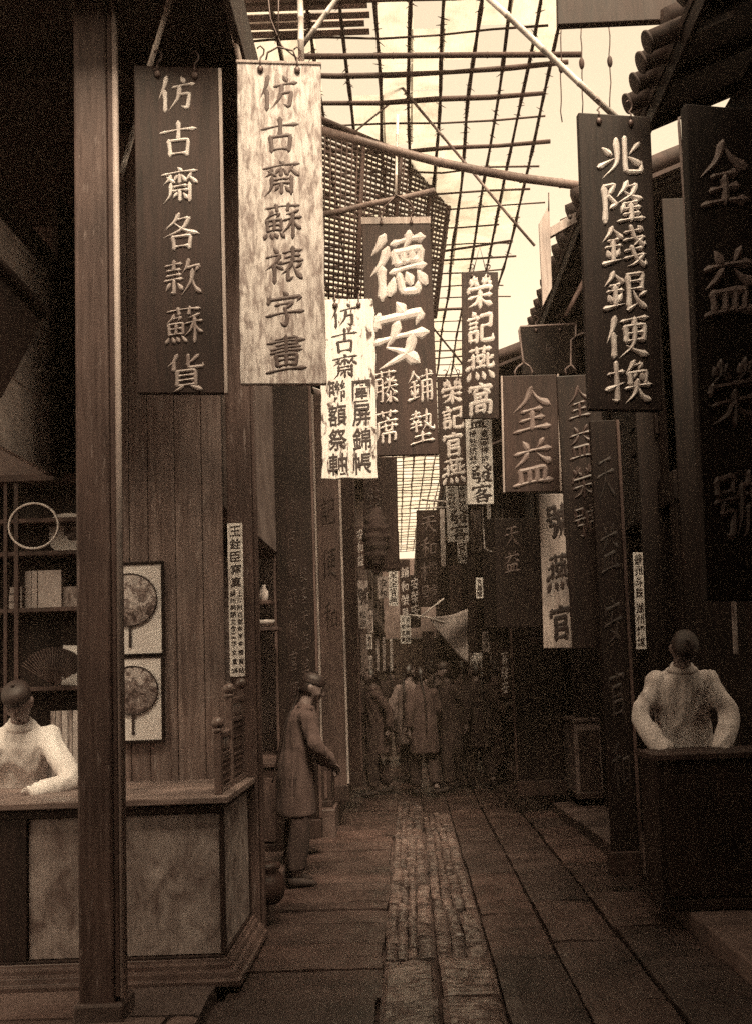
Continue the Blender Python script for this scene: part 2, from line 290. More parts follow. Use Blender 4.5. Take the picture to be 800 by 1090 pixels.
# ------------------------------------------------------------------ brush lettering
# every character is a list of brush strokes on a 100 x 100 square (y down):
# h level, s upright, p falling left, n falling right, d dot, t rising, k turn with a hook, z square turn
COMP = {
 'ren': 'p60,0,42,30,4,62;s46,40,46,100',
 'jin': 'p48,0,34,18,0,36;n48,3,72,18,98,32;h26,36,76,33;h12,52,90,49;s50,36,50,90;d20,60,32,76;d82,58,68,74;t4,94,98,84',
 'cao': 'h2,40,98,30;s32,0,36,90;s68,0,64,90',
 'mian': 'd46,0,56,46;s10,40,4,100;k10,56,94,44,82,96',
 'bei': 's20,0,20,74;z20,2,80,0,80,74;h22,26,78,24;h22,49,78,47;h22,72,78,71;p38,76,26,88,4,100;d62,76,74,84,96,100',
}
GL = {
 '仿': [('ren',0,0,38,100), 'd62,2,70,16;h38,32,98,25;p58,32,52,64,28,98;k54,54,84,50,78,94,62,86'],
 '古': 'h2,30,98,22;s50,0,50,52;s24,52,28,98;z24,54,78,51,73,97;h29,92,73,90',
 '齋': 'd46,0,55,9;h4,19,97,12;p26,22,22,34,6,46;d16,26,34,40;s50,20,50,44;p43,24,34,40;d57,22,66,38;p80,20,64,42;d74,24,94,44;p26,46,24,78,6,100;s76,46,76,98;h34,54,68,52;h28,66,74,64;s50,66,50,95;p41,74,32,88;d60,74,70,88',
 '各': 'p44,0,32,22,6,42;h38,17,70,13;p72,13,50,44,2,64;n30,24,60,46,99,60;s27,62,31,99;z27,64,76,61,71,98;h31,93,71,91',
 '款': 'h4,14,48,9;s27,0,27,26;h8,28,44,25;h8,42,46,39;h2,56,50,52;k27,56,27,92,18,86;p16,64,4,84;d37,64,47,80;p66,0,62,18,50,36;k60,22,96,16,84,34;p77,30,72,62,46,98;n74,50,84,78,100,97',
 '蘇': [('cao',4,0,96,24), 'p24,20,18,30,3,44;h20,30,42,27;p42,27,34,38;s9,46,11,76;z9,46,48,44,46,74;h11,60,46,58;s28,46,28,74;h11,75,46,73;d9,82,3,95;d19,82,23,94;d31,82,36,94;d44,80,54,94;p90,22,74,28,60,31;h54,47,99,41;s77,28,77,100;p75,46,66,66,50,82;n79,46,87,64,100,76'],
 '貨': ['p28,0,19,18,2,30;s19,16,19,42;p84,4,66,20,46,28;k58,2,58,36,96,36,96,24', ('bei',12,44,92,100)],
 '裱': 'd24,0,34,13;h6,26,42,21;p42,22,26,44,2,62;s25,48,25,100;d30,48,46,60;p42,40,32,50;h50,15,97,10;h54,29,93,25;h44,45,100,40;s74,0,74,42;p72,45,62,62,44,76;k61,62,61,95,76,84;p94,50,80,62;n73,48,84,74,100,94',
 '字': 'd47,0,57,12;s12,14,7,34;k12,21,92,16,82,32;h26,38,70,34;p70,34,58,44,46,50;k50,48,56,76,52,96,36,86;h2,66,98,60',
 '畫': 'h24,10,78,6;s78,6,76,28;h2,19,98,15;h24,27,78,24;h12,37,88,33;s50,0,50,48;h10,46,90,42;s24,53,26,84;z24,54,78,51,76,83;h27,68,76,66;s50,53,50,83;h27,83,76,81;h0,99,100,94',
 '德': 'p26,0,16,16,2,28;p32,22,20,44,0,62;s20,50,20,100;h40,15,99,9;p72,0,70,12,62,24;s44,29,47,48;z44,30,95,27,90,48;s61,30,61,46;s77,29,76,46;h47,48,91,45;h38,60,99,55;d42,70,35,92;k53,68,58,94,84,94,86,78;d66,64,73,78;d87,64,99,82',
 '安': 'd46,0,57,13;s13,17,7,36;k13,24,91,18,79,37;p46,32,36,54,24,68;n26,68,56,80,84,99;p74,52,60,82,10,100;h0,60,99,52',
 '鋪': [('jin',0,0,48,94), 'h52,20,99,16;k76,0,76,70,76,98;d85,2,94,12;s56,34,54,98;k56,35,95,32,93,97,83,90;h57,54,92,52;h57,72,92,70'],
 '墊': 'h9,10,42,7;s26,0,26,20;h3,22,49,19;d15,27,20,35;d38,26,31,36;h5,39,47,36;h3,50,49,46;s26,40,26,64;p70,0,66,42,48,64;k54,18,85,14,82,54,99,60,99,46;d57,33,74,48;h18,79,84,75;s50,64,50,96;h2,99,98,95',
 '藤': [('cao',4,0,96,20), 'p14,24,13,72,0,99;k14,25,39,23,36,96,27,90;h16,44,36,43;h15,63,36,61;d54,21,60,32;d86,20,75,32;h46,38,95,35;h42,53,100,49;p68,24,62,56,42,76;n72,52,85,66,100,74;k70,66,70,98,60,92;d54,70,61,81;p90,66,78,78;p66,84,50,97;d76,82,94,97'],
 '蓆': [('cao',4,0,96,18), 'd50,18,57,28;h14,35,95,31;p18,36,16,72,0,99;h26,49,93,46;s44,39,46,61;s72,38,70,61;h46,61,72,59;s32,68,32,95;k32,69,85,67,83,92,75,88;s58,60,58,100'],
 '兆': 'p41,2,40,62,4,99;d8,22,25,40;t0,70,36,50;k61,0,61,86,97,88,99,60;p94,16,70,42;d70,50,94,68',
 '隆': 's8,6,8,100;k8,8,34,4,18,33;k18,34,35,54,18,66;p62,0,54,18,38,36;h56,13,84,9;p84,9,70,34,38,52;n52,20,74,36,100,46;h52,55,87,51;p54,60,46,78;h48,69,93,65;s70,55,70,97;h52,82,89,79;h38,99,100,94',
 '錢': [('jin',0,0,48,96), 'h52,16,95,11;h50,35,99,28;k68,0,76,30,98,50,99,38;p94,30,72,50;d85,1,93,10;h52,62,95,56;h50,80,99,73;k68,52,76,80,98,100,100,86;p95,72,76,94,56,100'],
 '銀': [('jin',0,0,48,94), 's56,8,56,92;z56,9,91,5,88,46;h58,27,88,25;h58,46,88,43;t56,94,78,80;p95,54,80,64;n66,46,78,74,100,97'],
 '便': [('ren',0,0,36,100), 'h36,11,99,5;s45,24,47,63;z45,25,91,21,88,61;h48,43,88,41;h48,62,88,59;p68,6,64,68,28,100;n46,70,70,86,100,99'],
 '換': 'h2,27,38,22;k21,0,21,95,8,87;t0,63,40,48;p62,0,54,15,42,27;h58,11,80,7;p80,7,72,24;s50,27,52,55;z50,28,91,24,88,53;p65,28,60,43;d76,28,83,43;h40,64,100,58;p70,46,62,78,38,100;n70,62,80,84,100,99',
 '榮': 'd12,6,18,19;d38,4,31,17;p26,0,24,18,8,32;d28,16,41,27;d62,6,67,19;d88,2,81,15;p76,0,72,18,58,32;n76,14,94,29;s8,35,3,50;k8,40,95,34,86,50;h6,67,94,61;s50,46,50,100;p48,65,34,84,4,95;n52,65,68,82,98,93',
 '記': 'd20,0,29,11;h2,23,45,19;h8,37,38,34;h8,51,38,48;s10,63,12,93;z10,64,39,61,36,92;h12,91,36,89;z54,14,93,10,90,46;h56,47,90,44;k56,47,56,92,98,92,99,72',
 '燕': [('cao',6,0,94,22), 's38,27,40,47;z38,28,64,26,62,46;h40,46,62,44;s21,24,21,68;h3,38,21,35;t0,66,22,54;k78,24,78,62,99,62,99,48;p98,32,80,43;s50,46,50,62;h34,64,68,61;d12,78,2,99;d34,78,39,97;d58,78,65,97;d82,76,99,97'],
 '窩': [('mian',2,0,98,26), 'p38,18,18,34;d60,18,82,31;s30,36,32,58;z30,37,72,34,69,57;h33,47,52,45;h32,58,70,56;s12,61,12,100;k12,62,90,59,87,99,75,93;s35,72,35,91;z35,73,66,71,63,90;h35,89,63,87'],
 '官': [('mian',2,0,98,30), 's27,35,27,99;z27,36,74,34,71,57;h29,57,71,55;z27,69,78,66,75,97;h29,95,74,93'],
 '全': 'p50,0,34,30,0,54;n50,2,68,28,100,46;h24,55,76,51;h20,76,80,71;s50,55,50,96;h4,99,96,94',
 '益': 'd25,0,37,17;p76,0,60,20;h4,28,97,22;p38,30,26,44,2,58;n62,30,78,44,100,54;s17,65,20,95;z17,66,82,62,79,95;s40,65,40,94;s60,64,60,94;h0,99,100,95',
 '天': 'h15,17,85,12;h2,46,98,40;p50,14,44,62,2,99;n52,44,70,76,100,99',
 '和': 'p42,0,28,9,6,15;h2,34,50,28;s27,9,27,99;p26,36,16,58,0,72;n29,38,38,50,51,62;s60,36,62,84;z60,37,95,34,92,83;h62,82,92,79',
 '發': 'h8,11,34,7;p36,7,26,28,0,46;d6,24,20,35;n56,0,74,24,100,38;p84,2,70,18;p96,16,82,28;z10,48,38,45,36,60;h12,60,38,58;k12,60,10,75,40,73,36,99,22,94;p60,42,58,56,46,64;k60,44,80,42,80,57,96,56;h54,68,84,65;p84,66,72,90,44,100;n56,74,76,90,100,99',
 '客': [('mian',2,0,98,28), 'p42,26,30,44,12,54;h40,38,66,34;p68,34,50,54,0,74;n34,46,60,60,100,70;s28,73,31,100;z28,74,74,71,71,99;h31,95,71,93'],
 '號': 's8,6,10,29;z8,7,41,4,38,28;h10,28,38,26;h2,41,49,37;p20,42,16,58;k17,58,41,56,36,94,22,88;s72,0,72,16;h74,8,97,5;p56,18,54,62,42,99;k56,20,99,16,94,29;h62,33,92,28;k76,22,76,41,96,38;p68,52,64,86,52,99;k68,53,85,50,84,90,100,90,100,76',
 '圓': '', 
}
PROF = {
 'h': [(0,.50),(.07,.85),(.25,.50),(.6,.50),(.82,.85),(.92,1.2),(1,.50)],
 's': [(0,.7),(.08,1.25),(.25,.95),(.6,.85),(.9,1.05),(1,.6)],
 'p': [(0,.75),(.10,1.12),(.35,.88),(.7,.55),(1,.05)],
 'n': [(0,.25),(.3,.55),(.6,.98),(.76,1.35),(.9,.8),(1,.06)],
 'd': [(0,.35),(.4,.95),(.75,1.25),(1,.95)],
 't': [(0,1.15),(.25,.9),(.7,.5),(1,.08)],
 'k': [(0,.85),(.2,.8),(.7,.95),(.85,.95),(1,.12)],
 'z': [(0,.85),(.2,.75),(.5,.95),(.8,.85),(1,.85)],
}
def _interp(pr, t):
    for (a, x), (b, y) in zip(pr, pr[1:]):
        if t <= b: return x + (y - x) * (t - a) / max(1e-6, b - a)
    return pr[-1][1]
def strokes_of(ch):
    g = GL.get(ch)
    if not g: return None
    out = []
    def parse(s, x0=0, y0=0, x1=100, y1=100):
        for st in s.split(';'):
            n = [float(q) for q in st[1:].split(',')]
            out.append((st[0], [(x0 + (x1 - x0) * n[i] / 100, y0 + (y1 - y0) * n[i + 1] / 100) for i in range(0, len(n), 2)]))
    for part in ([g] if isinstance(g, str) else g):
        if isinstance(part, str): parse(part)
        else: parse(COMP[part[0]], *part[1:])
    return out
SLANT = .11
def brush_char(mb, ch, cx, cz, sw, sh, y, relief, weight=11.0, cut=None, r=rng):
    st = strokes_of(ch); n_st = len(st); base_w = weight * 1.22 * min(1.0, 1.22 - .020 * n_st)
    for si, (kind, pts) in enumerate(st):
        P = [Vector((a + r.uniform(-.8, .8), b + r.uniform(-.8, .8))) for a, b in pts]
        S = []
        if kind in 'kz' or len(P) == 2:
            if kind in 'hsk' and len(P) == 2:
                mid = (P[0] + P[1]) / 2; d = P[1] - P[0]; P = [P[0], mid + Vector((d.y, -d.x)) * (.035 if kind == 'h' else .02), P[1]]
        if kind in 'kz':
            for a, b in zip(P, P[1:]):
                for i in range(5): S.append(a.lerp(b, i / 5))
            S.append(P[-1])
            S2 = S[:]                   # soften the corners a little
            for i in range(1, len(S) - 1): S2[i] = S[i] * .6 + (S[i - 1] + S[i + 1]) * .2
            S = S2
        else:
            Q = [P[0] * 2 - P[1]] + P + [P[-1] * 2 - P[-2]]
            for i in range(1, len(Q) - 2):
                for k in range(5):
                    t = k / 5; a, b, c, d = Q[i - 1:i + 3]
                    S.append(.5 * ((2 * b) + (c - a) * t + (2 * a - 5 * b + 4 * c - d) * t * t + (3 * b - a - 3 * c + d) * t ** 3))
            S.append(P[-1])
        ln = [0.0]
        for a, b in zip(S, S[1:]): ln.append(ln[-1] + (b - a).length)
        w = [base_w * _interp(PROF[kind], l / max(1e-6, ln[-1])) for l in ln]
        # rounded brush ends
        d0 = (S[0] - S[1]).normalized(); d1 = (S[-1] - S[-2]).normalized()
        S = [S[0] + d0 * w[0] * .42] + S + [S[-1] + d1 * w[-1] * .42]; w = [w[0] * .45] + w + [w[-1] * .45]
        vs = []; dy = si * .00012
        for i, p in enumerate(S):
            t = (S[min(i + 1, len(S) - 1)] - S[max(0, i - 1)]).normalized(); nr = Vector((-t.y, t.x))
            hh = relief * min(1.0, w[i] / (base_w * .7))
            for k, hk in ((-.5, 0), (-.33, .62), (0, 1.0), (.33, .62), (.5, 0)):
                q = p + nr * w[i] * k
                vs.append((cx + (q.x - 50) / 100 * sw, y - hk * hh - dy if hk else y + .0005, cz - (q.y - 50) / 100 * sh + (q.x - 50) / 100 * sh * SLANT))
        fs = []
        for i in range(len(S) - 1):
            for k in range(4):
                a = i * 5 + k; fs.append((a, a + 1, a + 6, a + 5))
        mb.add(vs, fs, False)
_fc = {}
def font_char(mb, ch, cx, cz, sw, sh, y, relief):
    if ch not in _fc:
        cu = bpy.data.curves.new('glyph', 'FONT'); cu.body = ch; cu.size = 1.0; cu.offset = .014; cu.resolution_u = 3
        o = bpy.data.objects.new('glyph', cu); COL.objects.link(o)
        dg = bpy.context.evaluated_depsgraph_get(); me = bpy.data.meshes.new_from_object(o.evaluated_get(dg))
        _fc[ch] = ([v.co.copy() for v in me.vertices], [tuple(p.vertices) for p in me.polygons])
        bpy.data.objects.remove(o); bpy.data.curves.remove(cu); bpy.data.meshes.remove(me)
    vs, fs = _fc[ch]
    if not vs: return
    x0 = min(v.x for v in vs); x1 = max(v.x for v in vs); y0 = min(v.y for v in vs); y1 = max(v.y for v in vs)
    kx = sw / max(.6, x1 - x0); ky = sh / max(.6, y1 - y0); mx = (x0 + x1) / 2; my = (y0 + y1) / 2
    mb.add([(cx + (v.x - mx) * kx, y - relief, cz + (v.y - my) * ky + (v.x - mx) * ky * .07) for v in vs], fs)
def letters(mb, text, cx, z0, z1, sw, sh, y, relief, weight=11.0, dx=0.0):
    n = len(text)
    for i, ch in enumerate(text):
        t = (i + .5) / n; cz = z0 + (z1 - z0) * t
        if ch == ' ': continue
        if GL.get(ch): brush_char(mb, ch, cx + dx * t, cz, sw, sh, y, relief, weight)
        else: font_char(mb, ch, cx + dx * t, cz, sw, sh, y, min(relief, .003))

# ================================================================== SETTING
g = MB(); g.add([(-300, -300, -.06), (300, -300, -.06), (300, 300, -.06), (-300, 300, -.06)], [(0, 1, 2, 3)])
struct(g.build('ground', M['earth']))

def slab_mesh(mb, x0, x1, y0, y1, z, rough, nx=4, ny=4, crown=0.0, jit=.006, sk=(0, 0), rip=0.0, edge=.006):
    x0 += rng.uniform(0, jit); x1 -= rng.uniform(0, jit); y0 += rng.uniform(0, jit); y1 -= rng.uniform(0, jit)
    z += rng.uniform(-.006, .006); tx = rng.uniform(-.010, .010); ty = rng.uniform(-.010, .010); seed = rng.uniform(0, 90)
    vs = []; fs = []; N = (nx + 1)
    for j in range(ny + 1):
        for i in range(nx + 1):
            u = i / nx; v = j / ny; e = min(u, 1 - u) * nx, min(v, 1 - v) * ny
            drop = (edge if e[0] < .5 else 0) + (edge if e[1] < .5 else 0)
            x = x0 + (x1 - x0) * u; y = y0 + (y1 - y0) * v
            n = mnoise.noise(Vector((x * 9, y * 9, seed))) * rough + rip * mnoise.noise(Vector((x * 14, y * 46, seed)))
            wob = mnoise.noise(Vector((x * 4, y * 4, seed + 7))) * .010
            vs.append((x + (wob if e[0] < .5 else 0) + sk[0] * (y - y0), y + (wob if e[1] < .5 else 0), z + n - drop + tx * (u - .5) + ty * (v - .5) + crown * (1 - (2 * u - 1) ** 2)))
    for j in range(ny):
        for i in range(nx):
            a = j * N + i; fs.append((a, a + 1, a + 1 + N, a + N))
    rim = [i for i in range(N)] + [j * N + nx for j in range(1, ny + 1)] + [ny * N + i for i in range(nx - 1, -1, -1)] + [j * N for j in range(ny - 1, 0, -1)]
    o = len(vs); vs += [(vs[i][0], vs[i][1], -.06) for i in rim]
    for k in range(len(rim)):
        k2 = (k + 1) % len(rim); fs.append((rim[k], o + k, o + k2, rim[k2]))
    mb.add(vs, fs, False)

pav = MB(); set_ = MB()
XB = (-.20, .09, .385)                   # joints of the long middle courses
y = 2.2
while y < 30:                            # cross slabs on the left of the street
    d = rng.choice((.22, .26, .34, .42, .5)); xl = -.97 if y < 9.5 else -.86
    if y > 9.5 and rng.random() < .5: d *= 1.3
    slab_mesh(pav, xl + rng.uniform(-.02, .02), XB[0] + rng.uniform(-.02, .02) + .006, y, y + d, 0, .006, 8, 3)
    y += d + .012
for x0, x1 in ((XB[0], XB[1]), (XB[1], XB[2])):
    y = 2.0
    while y < 30:
        d = rng.uniform(.9, 1.5)
        if y < 5.3:
            d = min(d, 5.45 - y) if 5.45 - y > .4 else 5.45 - y
            slab_mesh(set_, x0 + .008, x1 - .008, y, y + d, 0, .012, 10, int(d * 60), 0, .006, (0, 0), .006); y += d + .008; continue
        if y < 10.6:                     # worn slabs cut into small uneven setts
            d = 1.25 if x0 < 0 else 1.05; cuts = [0.0]
            while cuts[-1] < .8: cuts.append(cuts[-1] + rng.uniform(.18, .32))
            cuts[-1] = 1.0
            for ca, cb in zip(cuts, cuts[1:]):
                xa = x0 + .010 + (x1 - x0 - .020) * ca; xb = x0 + .010 + (x1 - x0 - .020) * cb; yy = y
                while yy < y + d - .03:
                    dd = min(rng.choice((.12, .2, .3, .45)), y + d - yy)
                    slab_mesh(set_, xa, xb, yy, yy + dd - .003, -.002, .012, 5, max(4, int(dd * 60)), .004, .004, (rng.uniform(-.03, .03), 0), .006, .004); yy += dd
            y += d + .016; continue
        slab_mesh(pav, x0 + .01, x1 - .01, y, y + d, 0, .01, 4, 8); y += d + .012
y = 2.0
x = XB[2]
for wd in (.36, .40, .42):
    y = 2.0 + rng.uniform(0, .4)
    while y < 30:
        d = rng.uniform(.6, 1.2); slab_mesh(pav, x + .01, x + wd - .006, y, y + d, -.004, .008, 5, 8); y += d + .008
    x += wd
struct(pav.build('street_paving', M['stone'])); struct(set_.build('street_setts', M['sett']))

# the porch floor in front of the counter, and the raised stone sills along both sides
pf = MB(); y = 2.6
for row in range(5):
    xx = -4.2 + .3 * (row % 2)
    while xx < -1.06:
        d = rng.uniform(.6, 1.1); slab_mesh(pf, xx, min(xx + d - .01, -1.0), y, y + .5, .025, .004, 5, 4); xx += d
    y += .51
struct(pf.build('porch_floor', M['porch']))
def kerb(pts, wdt, z, mat='kerb'):
    mb = MB()
    for (xa, ya), (xb, yb) in zip(pts, pts[1:]):
        n = max(1, int((yb - ya) / 1.15)); s = 1 if wdt > 0 else -1
        for i in range(n):
            y0 = ya + (yb - ya) * i / n; y1 = ya + (yb - ya) * (i + 1) / n - .008; x0 = xa + (xb - xa) * i / n; k = (xb - xa) / (yb - ya)
            vs = [(x0, y0, -.05), (x0 + wdt, y0, -.05), (x0 + k * (y1 - y0) + wdt, y1, -.05), (x0 + k * (y1 - y0), y1, -.05)]
            zz = z + rng.uniform(-.006, .006); vs += [(a, b, zz) for a, b, c in vs]
            mb.add(vs, [(0, 1, 2, 3), (4, 5, 6, 7), (0, 1, 5, 4), (1, 2, 6, 5), (2, 3, 7, 6), (3, 0, 4, 7)])
    return struct(mb.build('kerb', M[mat], bevel=.012))
kerb([(-.93, 6.12), (-.985, 9.4)], -1.2, .14)
kerb([(-.74, 9.45), (-.80, 12.6), (-.70, 24)], -1.2, .26)
kerb([(1.58, 1.8), (1.56, 8.0), (1.46, 10.6)], 1.2, .10)
kerb([(1.46, 10.65), (1.27, 13.6)], 1.4, .17)
kerb([(1.27, 13.65), (1.16, 24)], 1.4, .24)

# ------------------------------------------------------------------ buildings
def part(name, mat, parent, *boxes, bevel=0.0):
    mb = MB()
    for b in boxes: mb.b2(*b)
    return mb.build(name, M[mat], parent, bevel)

# --- the fan and scroll shop on the left
shop = tag(empty('print_shop', (-1.0, 5.95, 0)), 'dark open fronted fan shop with plank partition behind the marble counter on the left', 'shop')
def sp(name, mat, *boxes, bevel=0.0):
    mb = MB()
    for b in boxes: mb.b2(b[0] + 1.0, b[1] + 1.0, b[2] - 5.95, b[3] - 5.95, b[4], b[5])
    return mb.build(name, M[mat], shop, bevel)
mb = MB(); x = -1.95                      # plank partition: boards of uneven width
while x < -1.12:
    d = min(rng.choice((.115, .13, .15, .165)), -1.10 - x)
    mb.b2(x + 1.0 + .002, x + d + 1.0 - .002, rng.uniform(-.003, .003), .03, .93, 5.2); x += d
mb.build('plank_partition', M['plank'], shop, .004)
sp('wall', 'plaster', (-4.6, -2.62, 7.2, 7.35, 0, 5.4), (-1.45, -1.12, 6.02, 9.0, 2.6, 5.6), bevel=.01)
sp('brick_wall', 'brick', (-2.62, -1.2, 7.2, 7.4, 0, 5.4))
sp('ceiling', 'darkwood', (-4.6, -.80, 4.2, 7.3, 4.98, 5.06))
mb = MB()
for yy in (4.35, 5.2): mb.b2(-3.6, .14, yy - 5.95 - .05, yy - 5.95 + .05, 4.84, 4.975)
mb.build('ceiling_beam', M['darkwood'], shop, .01)
sp('eave_board', 'darkwood', (-.79, -.75, 4.2, 7.3, 4.80, 5.12), bevel=.006)
tb = []
for k in range(3):                        # pale boarded transom on the inner side wall
    z0 = 2.92 + k * .46; tb.append((-2.36, -2.32, 3.9, 6.42, z0, z0 + .452))
sp('transom', 'transom', *tb, bevel=.004)
sp('transom_rail', 'darkwood', (-2.37, -2.28, 3.9, 6.5, 4.31, 4.42), (-2.37, -2.29, 6.43, 6.52, 2.92, 4.30), bevel=.008)
sp('inner_wall', 'darkwood', (-4.5, -2.75, 6.9, 6.95, .2, 2.9), (-2.34, -2.30, 6.53, 7.15, 2.9, 4.9))
# corner post beside the counter's street end
mb = MB(); mb.b2(-.075, .075, .02, .17, .0, 4.97); mb.build('corner_post', M['post'], shop, .008)
mb = MB(); mb.b2(.077, .095, .05, .13, .0, 4.97); mb.build('post_batten', M['midwood'], shop, .003)
# the big square post at the front
pc = at(112, 712, 4.67).x + 1.0
mb = MB(); mb.b2(pc - .105, pc + .055, -1.37, -1.20, .0, 4.97); mb.build('front_post', M['post'], shop, .012)
mb = MB(); mb.b2(pc + .057, pc + .083, -1.36, -1.24, .12, 4.97); mb.build('post_moulding', M['midwood'], shop, .006)
mb = MB(); mb.tube([(pc + .098, -1.36, .12), (pc + .097, -1.36, 4.9)], .015, 8); mb.build('post_batten', M['batten'], shop)
mb = MB(); mb.b2(pc - .125, pc + .10, -1.39, -1.18, .0, .10); mb.build('post_base', M['porch'], shop, .012)

# --- counter
ctr = tag(empty('shop_counter', (-.97, 5.1, 0)), 'long shop counter with stained stone panels and moulded plinth at the open shop front', 'counter')
def cp(name, mat, *boxes, bevel=0.0):
    mb = MB()
    for b in boxes: mb.b2(*b)
    return mb.build(name, M[mat], ctr, bevel)
cp('counter_top', 'counter_top', (-2.6, .035, -.04, .86, .905, .94), bevel=.006)
cp('core', 'darkwood', (-2.6, -.03, .06, .80, .08, .895))
cp('frame', 'darkwood', (-2.6, 0, 0, .045, .855, .90), (-2.6, 0, 0, .045, .09, .15), (-.022, 0, .001, .05, .15, .855), (-.66, -.56, .004, .045, .15, .855), (-1.32, -1.0, .004, .045, .15, .855),
   (-2.6, -2.3, .004, .045, .15, .855), (-.044, -.001, .05, .86, .865, .899), (-.044, -.001, .05, .86, .09, .15), (-.044, -.001, .835, .86, .15, .865), bevel=.005)
cp('front_panel', 'panel', (-.555, -.026, .022, .055, .155, .85)); cp('front_panel', 'panel', (-.995, -.665, .022, .055, .155, .85)); cp('front_panel', 'panel', (-2.295, -1.325, .022, .055, .155, .85))
cp('side_panel', 'panel', (-.05, -.012, .056, .832, .155, .862))
mb = MB()                                 # moulded plinth, mitred round the corner
prof = [(.0, .118), (.012, .118), (.018, .10), (.034, .094), (.040, .072), (.060, .064), (.072, .035), (.088, .028), (.088, .0), (.0, 0)]
path = [Vector((-2.6, 0, 0)), Vector((0, 0, 0)), Vector((0, .87, 0))]
vs = []; fs = []
for i, p in enumerate(path):
    for o, z in prof:
        dv = (Vector((0, -o, 0)), Vector((o, -o, 0)), Vector((o, 0, 0)))[i]; vs.append(p + dv + Vector((0, 0, z + .02)))
n = len(prof)
for i in range(2):
    for k in range(n): a = i * n + k; b = i * n + (k + 1) % n; fs.append((a, b, b + n, a + n))
fs += [tuple(range(n)), tuple(range(2 * n, 3 * n))]
mb.add(vs, fs); plm = wood('plinth_lacquer', .09, (3, 3, 3), .4, .24, 0, .2, .6); mb.build('plinth', plm, ctr, .003)

# carved balustrade screen standing on the counter's street edge
bal = tag(empty('carved_balustrade', (-1.0, 5.14, .943)), 'little carved wooden balustrade stepping up on the street end of the counter', 'balustrade')
for (ya, yb, hh) in ((0, .34, .30), (.34, .74, .47)):
    mb = MB(); mb.b2(-.018, .018, ya, ya + .045, 0, hh + .03); mb.ball((0, ya + .022, hh + .06), .034, 12, 8); mb.lathe((0, ya + .022, hh + .02), [(.03, 0), (.03, .012), (.014, .02)], 10); mb.build('post', M['carved'], bal, .003)
    mb = MB(); mb.b2(-.014, .014, ya + .046, yb, hh - .02, hh + .012); mb.build('top_rail', M['carved'], bal, .006)
    mb = MB(); mb.b2(-.012, .012, ya + .046, yb, .0, .03); mb.b2(-.011, .011, ya + .046, yb, hh - .125, hh - .10); mb.b2(-.010, .010, ya + .046, yb, .155, .172); mb.build('rail', M['carved'], bal, .004)
    z = hh - .098
    for k in range(4):                    # little turned balusters with a gap behind them
        mb = MB(); yy = ya + .085 + (yb - ya - .12) * k / 3; mb.tube([(0, yy, z), (0, yy, z + .02), (0, yy, z + .04), (0, yy, z + .076)], [.006, .012, .007, .008], 8)
        mb.build('baluster', M['carved'], bal)
    for z0, z1 in ((.032, .153), (.174, hh - .127)):
        if z1 - z0 < .03: continue
        mb = MB(); mb.b2(-.004, .004, ya + .047, yb, z0, z1)
        for k in range(3):
            zz = z0 + (z1 - z0) * (k + .5) / 3; mb.b2(.0045, .009, ya + .07, yb - .02, zz - .006, zz + .006)
        mb.build('carved_panel', M['midwood'], bal, .003)
mb = MB(); mb.b2(-.018, .018, .74, .785, 0, .52); mb.ball((0, .762, .555), .034, 12, 8); mb.build('post', M['carved'], bal, .003)

# --- cabinet of shelves behind the counter
cab = tag(empty('shelf_cabinet', (-2.1, 6.6, 0)), 'tall dark cabinet of open shelves holding books and fans behind the counter', 'cabinet')
def kp(name, mat, *boxes, bevel=0.0):
    mb = MB()
    for b in boxes: mb.b2(*b)
    return mb.build(name, M[mat], cab, bevel)
kp('back', 'darkwood', (-.9, .6, .30, .33, 0, 2.9)); kp('side', 'darkwood', (-.92, -.88, 0, .33, 0, 2.9), bevel=.004); kp('side', 'darkwood', (.58, .62, 0, .33, 0, 2.9), bevel=.004)
SH = [at(40, yy, 6.62).z for yy in (838, 731, 647, 587, 552)]
SH[0] = .75
for z in SH: kp('shelf', 'midwood', (-.88, .58, .0, .298, z - .03, z), bevel=.004)
kp('upright', 'midwood', (-.60, -.575, -.004, .03, .72, 2.9), bevel=.003); kp('upright', 'midwood', (-.53, -.50, -.004, .03, .72, 2.9), bevel=.003)
kp('top', 'midwood', (-.93, .63, -.03, .34, 2.9, 2.95), bevel=.006)

def book(px0, px1, Y, zb, hh, label, mat='bookpaper', lean=0, flat=False, dep=.2):
    a = at(px0, 700, Y).x; b = at(px1, 700, Y).x
    o = empty('book', ((a + b) / 2, Y, zb + .001), 0, lean); w = b - a
    mb = MB(); mb.b2(-w / 2 + .003, w / 2 - .003, .004, dep - .003, .003, hh - .003); mb.build('pages', M['bookpaper'], o, .001)
    mb = MB()
    if flat: mb.b2(-w / 2, w / 2, 0, dep, hh - .0025, hh); mb.b2(-w / 2, w / 2, 0, dep, 0, .0025)
    else: mb.b2(-w / 2, -w / 2 + .0025, 0, dep, 0, hh); mb.b2(w / 2 - .0025, w / 2, 0, dep, 0, hh); mb.b2(-w / 2, w / 2, -.0022, 0, 0, hh)
    mb.build('cover', M[mat], o, .001)
    return tag(o, label, 'book', 'thread bound books on the shop shelves')
z2 = SH[2]
book(27, 33.5, 6.66, z2, .255, 'thin upright book at the left end of the middle shelf row', 'bookpaper')
book(34.2, 40, 6.66, z2, .255, 'thin upright book second in the middle shelf row', 'bookpaper')
book(41, 66, 6.66, z2, .255, 'wide book case standing face out on the middle shelf', 'bookpaper')
book(67, 90, 6.68, z2, .14, 'low grey book beside the post on the middle shelf', 'grey_sign')
for k in range(3): book(8 + k, 24, 6.67 , z2 + k * .052, .048, ('bottom book of the flat pile by the cabinet upright', 'middle book of the flat pile by the cabinet upright', 'top book of the flat pile by the cabinet upright')[k], 'bookpaper', 0, True, .19)
zz = SH[0]
